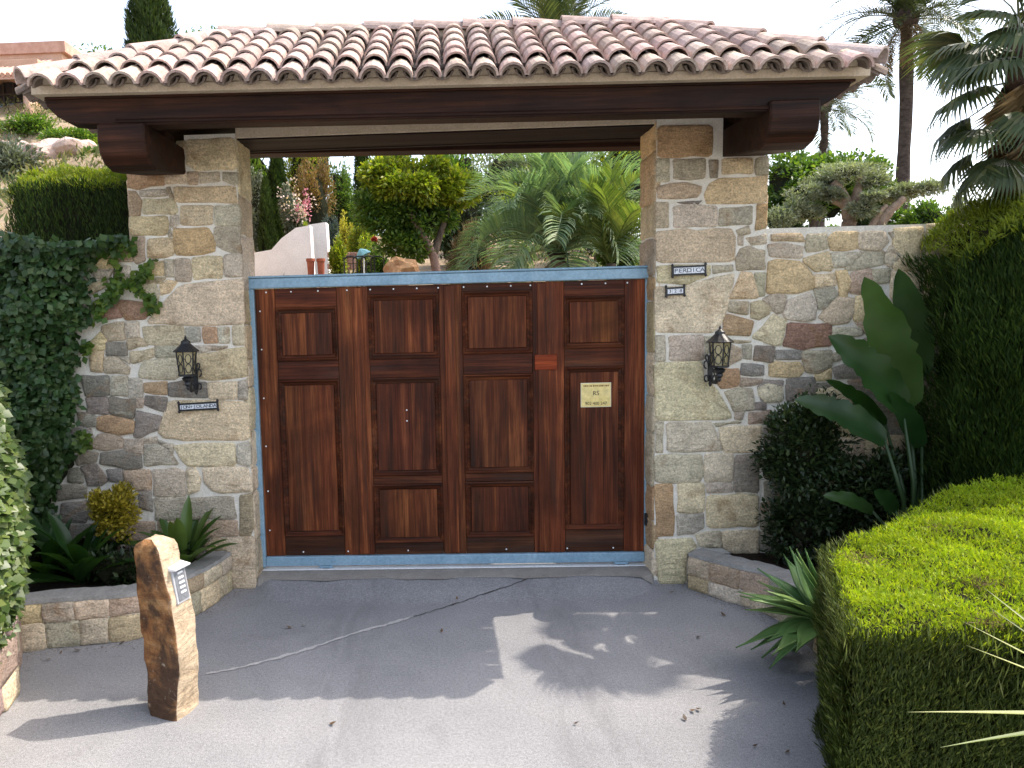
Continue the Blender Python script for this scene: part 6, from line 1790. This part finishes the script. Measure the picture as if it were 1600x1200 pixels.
PD = frond_mesh('dry_frond', 2.0, .4, 30, .1, -1.2, L_DEAD, .3, .022, .018)
tall_palm(1416, 34, 1409, 350, 12.0, 17, 34, .86, 'tall palm with a bare dark trunk right of the gateway roof', (-.75, 1.25), .3, 8)
tall_palm(1287, 172, 1285, 250, 19.0, 11, 26, .82, 'smaller distant palm beside the right beam end', (-.7, 1.1), 1.0)
# fan palm with a skirt of old leaves at the right edge
FN = [fan_mesh('fan_leaf', .95, .75, 30, L_FAN, 2.5, .75, .05) for _ in range(3)]
FD = [fan_mesh('dry_fan_leaf', .85, .6, 24, L_DEAD, 2.0, 1.2, .045) for _ in range(2)]
fy = -.35
t = aty(1592, 40, fy); b = aty(1584, 330, fy)
fp = plant('fan_palm', (b.x, fy, .25), 'shaggy fan palm with drooping leaves at the top right edge', 'palm')
trunk(fp, [(b.x, fy, .1), b, b.lerp(t, .5), t], [.10, .085, .075, .075], m_simple('fan_palm_bark', (.08, .05, .04), (.20, .13, .10), 6, .95, 1, 14, .1, .05), n=12)
F0 = Vector(fp.location)
def fan(me, nm, at_, az, el, s, roll=0):
    o = link(nm, me, None, fp)
    at_ = t+(at_-t)*.54; s *= .56
    o.matrix_local = Matrix.Translation(at_-F0) @ Matrix.Rotation(az, 4, 'Z') @ Matrix.Rotation(-el, 4, 'Y') @ Matrix.Rotation(roll, 4, 'X') @ Matrix.Diagonal((s, s, s, 1))
for i in range(22):
    fan(random.choice(FN), 'fan_leaf', t+Vector((0, 0, random.uniform(-.3, .35))), i*2.4+random.uniform(-.2, .2), -.75+1.75*(i/21)+random.uniform(-.15, .15), random.uniform(.6, .85), random.uniform(-.5, .5))
for (z_, az, el, s) in [(-.72, 3.3, -.25, 1.1), (-.85, 2.7, -.5, 1.0), (-1.25, 3.5, -.2, 1.0), (-1.3, 2.6, -.6, .95), (-1.5, 3.9, -.6, .9), (-1.0, 4.4, -.5, 1.0), (-1.45, 3.1, -.75, 1.0), (-.6, 3.8, .0, 1.1)]:
    fan(random.choice(FN), 'fan_leaf', t+Vector((0, 0, z_)), az, el, s*.72, random.uniform(-.4, .4))
for i in range(20):
    fan(random.choice(FD), 'dry_fan_leaf', t+Vector((0, 0, -.35-random.random()*1.2)), i*2.4, -1.15-random.uniform(0, .3), random.uniform(.45, .7), random.uniform(-.6, .6))
# round green tree, cloud-pruned olives, background shrubs
def at_g(px, py, y): return aty(px, py, y)
tree('bushy_tree', gz(aty(1270, 350, 9)), [[gz(aty(1270, 350, 9)), aty(1270, 300, 9)]], [(aty(1240, 285, 9), (.95, .9, .72)), (aty(1318, 275, 9), (.85, .9, .62)), (aty(1270, 320, 9), (1.2, .8, .5)), (aty(1360, 310, 9.3), (.6, .6, .5))], 'round bright green bushy tree behind the olive, right of the gateway', mat=L_GREEN, L=.11, Wd=.055, n=3600)
def olive(base, limbs, pads, label):
    b = gz(aty(*base)); r = plant('olive_tree', b, label, 'tree', 'cloud pruned olive trees above the wall')
    OB = bpy.data.materials.get('olive_bark') or m_simple('olive_bark', (.20, .145, .10), (.42, .32, .24), 7, .95, 1, 26, .1, .04)
    for i, (lm, w) in enumerate(limbs):
        pts = [aty(px, py, base[2]) for px, py in lm]
        if i == 0: pts = [b-Vector((0, 0, .2))]+pts
        trunk(r, pts, [w*(1-.45*k/(len(pts)-1)) for k in range(len(pts))], OB, name='trunk' if i == 0 else 'limb')
    k = (base[2]-CAM.y)/F
    for (px, py, rx, rz) in pads:
        crown(r, aty(px, py, base[2]+random.uniform(-.2, .2)), (rx*k, rx*k*.85, rz*k), int(500+rx*34), .055, .018, L_OLIVE, .35, 16, .5, .5, .4)
    return r
olive((1322, 362, 4.2), [([(1325, 355), (1325, 325), (1312, 300), (1300, 285)], .115), ([(1328, 335), (1340, 300), (1345, 275)], .07), ([(1318, 320), (1300, 312), (1290, 300)], .05)], [(1325, 268, 50, 17), (1290, 288, 34, 15), (1362, 284, 26, 14), (1255, 300, 30, 16), (1240, 325, 26, 18), (1218, 340, 26, 16), (1300, 305, 22, 10), (1262, 335, 26, 16)], 'gnarled olive with rounded foliage pads right of the gateway, nearest the pillar')
olive((1372, 362, 4.0), [([(1375, 350), (1390, 330), (1412, 310)], .085), ([(1360, 358), (1372, 335), (1385, 320)], .05)], [(1420, 298, 30, 12), (1388, 306, 26, 11), (1452, 294, 20, 11), (1350, 325, 22, 14), (1365, 305, 18, 9)], 'leaning olive with small foliage pads in front of the tall palm trunk')
for i, (px, py, rx, rz, y, mt, lb_) in enumerate([(1455, 332, 42, 26, 7.5, L_GREEN, 'green shrub right of the tall palm trunk'), (1500, 325, 26, 18, 8.5, L_OLIVE, 'pale shrub under the fan palm'), (1390, 345, 30, 20, 8, L_GREEN, 'low green shrub between the olive trunks'), (1550, 335, 40, 30, 7.5, L_DARK, 'dark shrub under the fan palm skirt'), (1225, 345, 30, 22, 8, L_DARK, 'dark low shrub behind the pillar, right of the gateway'), (1340, 345, 20, 18, 8, L_DARK, 'dark shrub behind the olive trunk')]):
    bush(px, py, rx, rz, y, lb_, mt, 2400, .08, .035, name='terrace_shrub', cl=18)
# palm whose frond tips show over the ridge
q = aty(868, 92, 13.0); g0 = gz(q)
rp = plant('feather_palm', (q.x, q.y, g0.z), 'palm behind the gateway whose frond tips stick up over the roof ridge', 'palm')
trunk(rp, [(q.x, q.y, g0.z-.2), (q.x, q.y, (q.z+g0.z)/2), q], [.17, .15, .14], PBARK)
feather_palm(rp, q, PF, 24, .95, (.1, 1.35))
# low scrub and grass over the hillside, grit along the foot of the walls
P = []
while len(P) < 42000:
    x = random.uniform(-26, -2.4) if random.random() < .8 else random.uniform(2.6, 14)
    y = random.uniform(.8, 30)
    d_ = mnoise.noise(Vector((x*.45, y*.45, 5)))+.5*mnoise.noise(Vector((x*1.7, y*1.7, 2)))
    if d_ < random.uniform(-.25, .35): continue
    z = hz(x, y)
    P.append((x, y, z+random.random()**2*(.12+.35*max(0, d_))))
P = np.array(P); k = len(P)
gc = leaves('ground_cover', P, unit(k)*.8+np.array([0, 0, .8]), unit(k)+np.array([0, -.3, .8]), rng.uniform(.08, .2, k), rng.uniform(.03, .07, k), L_SCRUB)
tag(gc, 'low dry scrub and grass over the hillside', kind='stuff')
GRIT = m_simple('loose_grit', (.12, .10, .085), (.32, .28, .24), 30, .95, .3, 80, .1)
gb = MB()
def pebble(x, y, r):
    if abs(x) < 1.66 and y > -.42: return
    o = Vector((x, y, 0)); a0 = random.uniform(0, 6)
    v = [o+Vector((r*math.cos(a0+a), r*math.sin(a0+a)*.8, 0)) for a in (0, 1.6, 3.1, 4.7)]+[o+Vector((0, 0, r*.7))]
    gb.add(v, [(0, 1, 4), (1, 2, 4), (2, 3, 4), (3, 0, 4)])
for pw in (pw_l, pw_r):
    at_, hh_, L_, P_ = pw
    for _ in range(420):
        q, nn = at_(random.uniform(0, L_)); e = .02+abs(random.gauss(0, .07)); p = q+nn*e
        pebble(p.x, p.y, random.uniform(.002, .007))
for _ in range(500):
    y = random.uniform(-3.2, -1.3); x = 1.72+(y+2.9)*.45-abs(random.gauss(0, .12)); pebble(x, y, random.uniform(.002, .007))
for _ in range(260):
    x = random.choice((-1, 1))*random.uniform(1.68, 1.95); pebble(x, -.02-abs(random.gauss(0, .05)), random.uniform(.002, .006))
for _ in range(260):
    pebble(random.uniform(-2.6, 1.9), random.uniform(-3.2, -.4), random.uniform(.0015, .004))
tag(gb.build('grit', GRIT, recalc=False), 'loose grit along the edges of the driveway', kind='stuff')
# wooded skyline far behind, one mass
n = 60000
a = rng.uniform(-1.25, 1.25, n); d_ = rng.uniform(60, 95, n)
x = np.sin(a)*d_; y = np.cos(a)*d_
gzv = np.array([hz(float(u), float(w)) for u, w in zip(x, y)])
hgt = (2.5+1.6*np.sin(x*.21)+1.2*np.sin(x*.53+y*.2))*np.where(x > 4, .25, 1.0)
P = np.stack([x, y, gzv+hgt*rng.random(n)], 1)
far = leaves('far_wood', P, unit(n)+np.array([0, 0, .3]), unit(n)+np.array([0, -.3, 1]), rng.uniform(.25, .5, n), rng.uniform(.15, .3, n), L_GREEN)
tag(far, 'far scrub wood along the skyline behind the garden', kind='stuff')
g_ = MB()
bpy.context.view_layer.update()
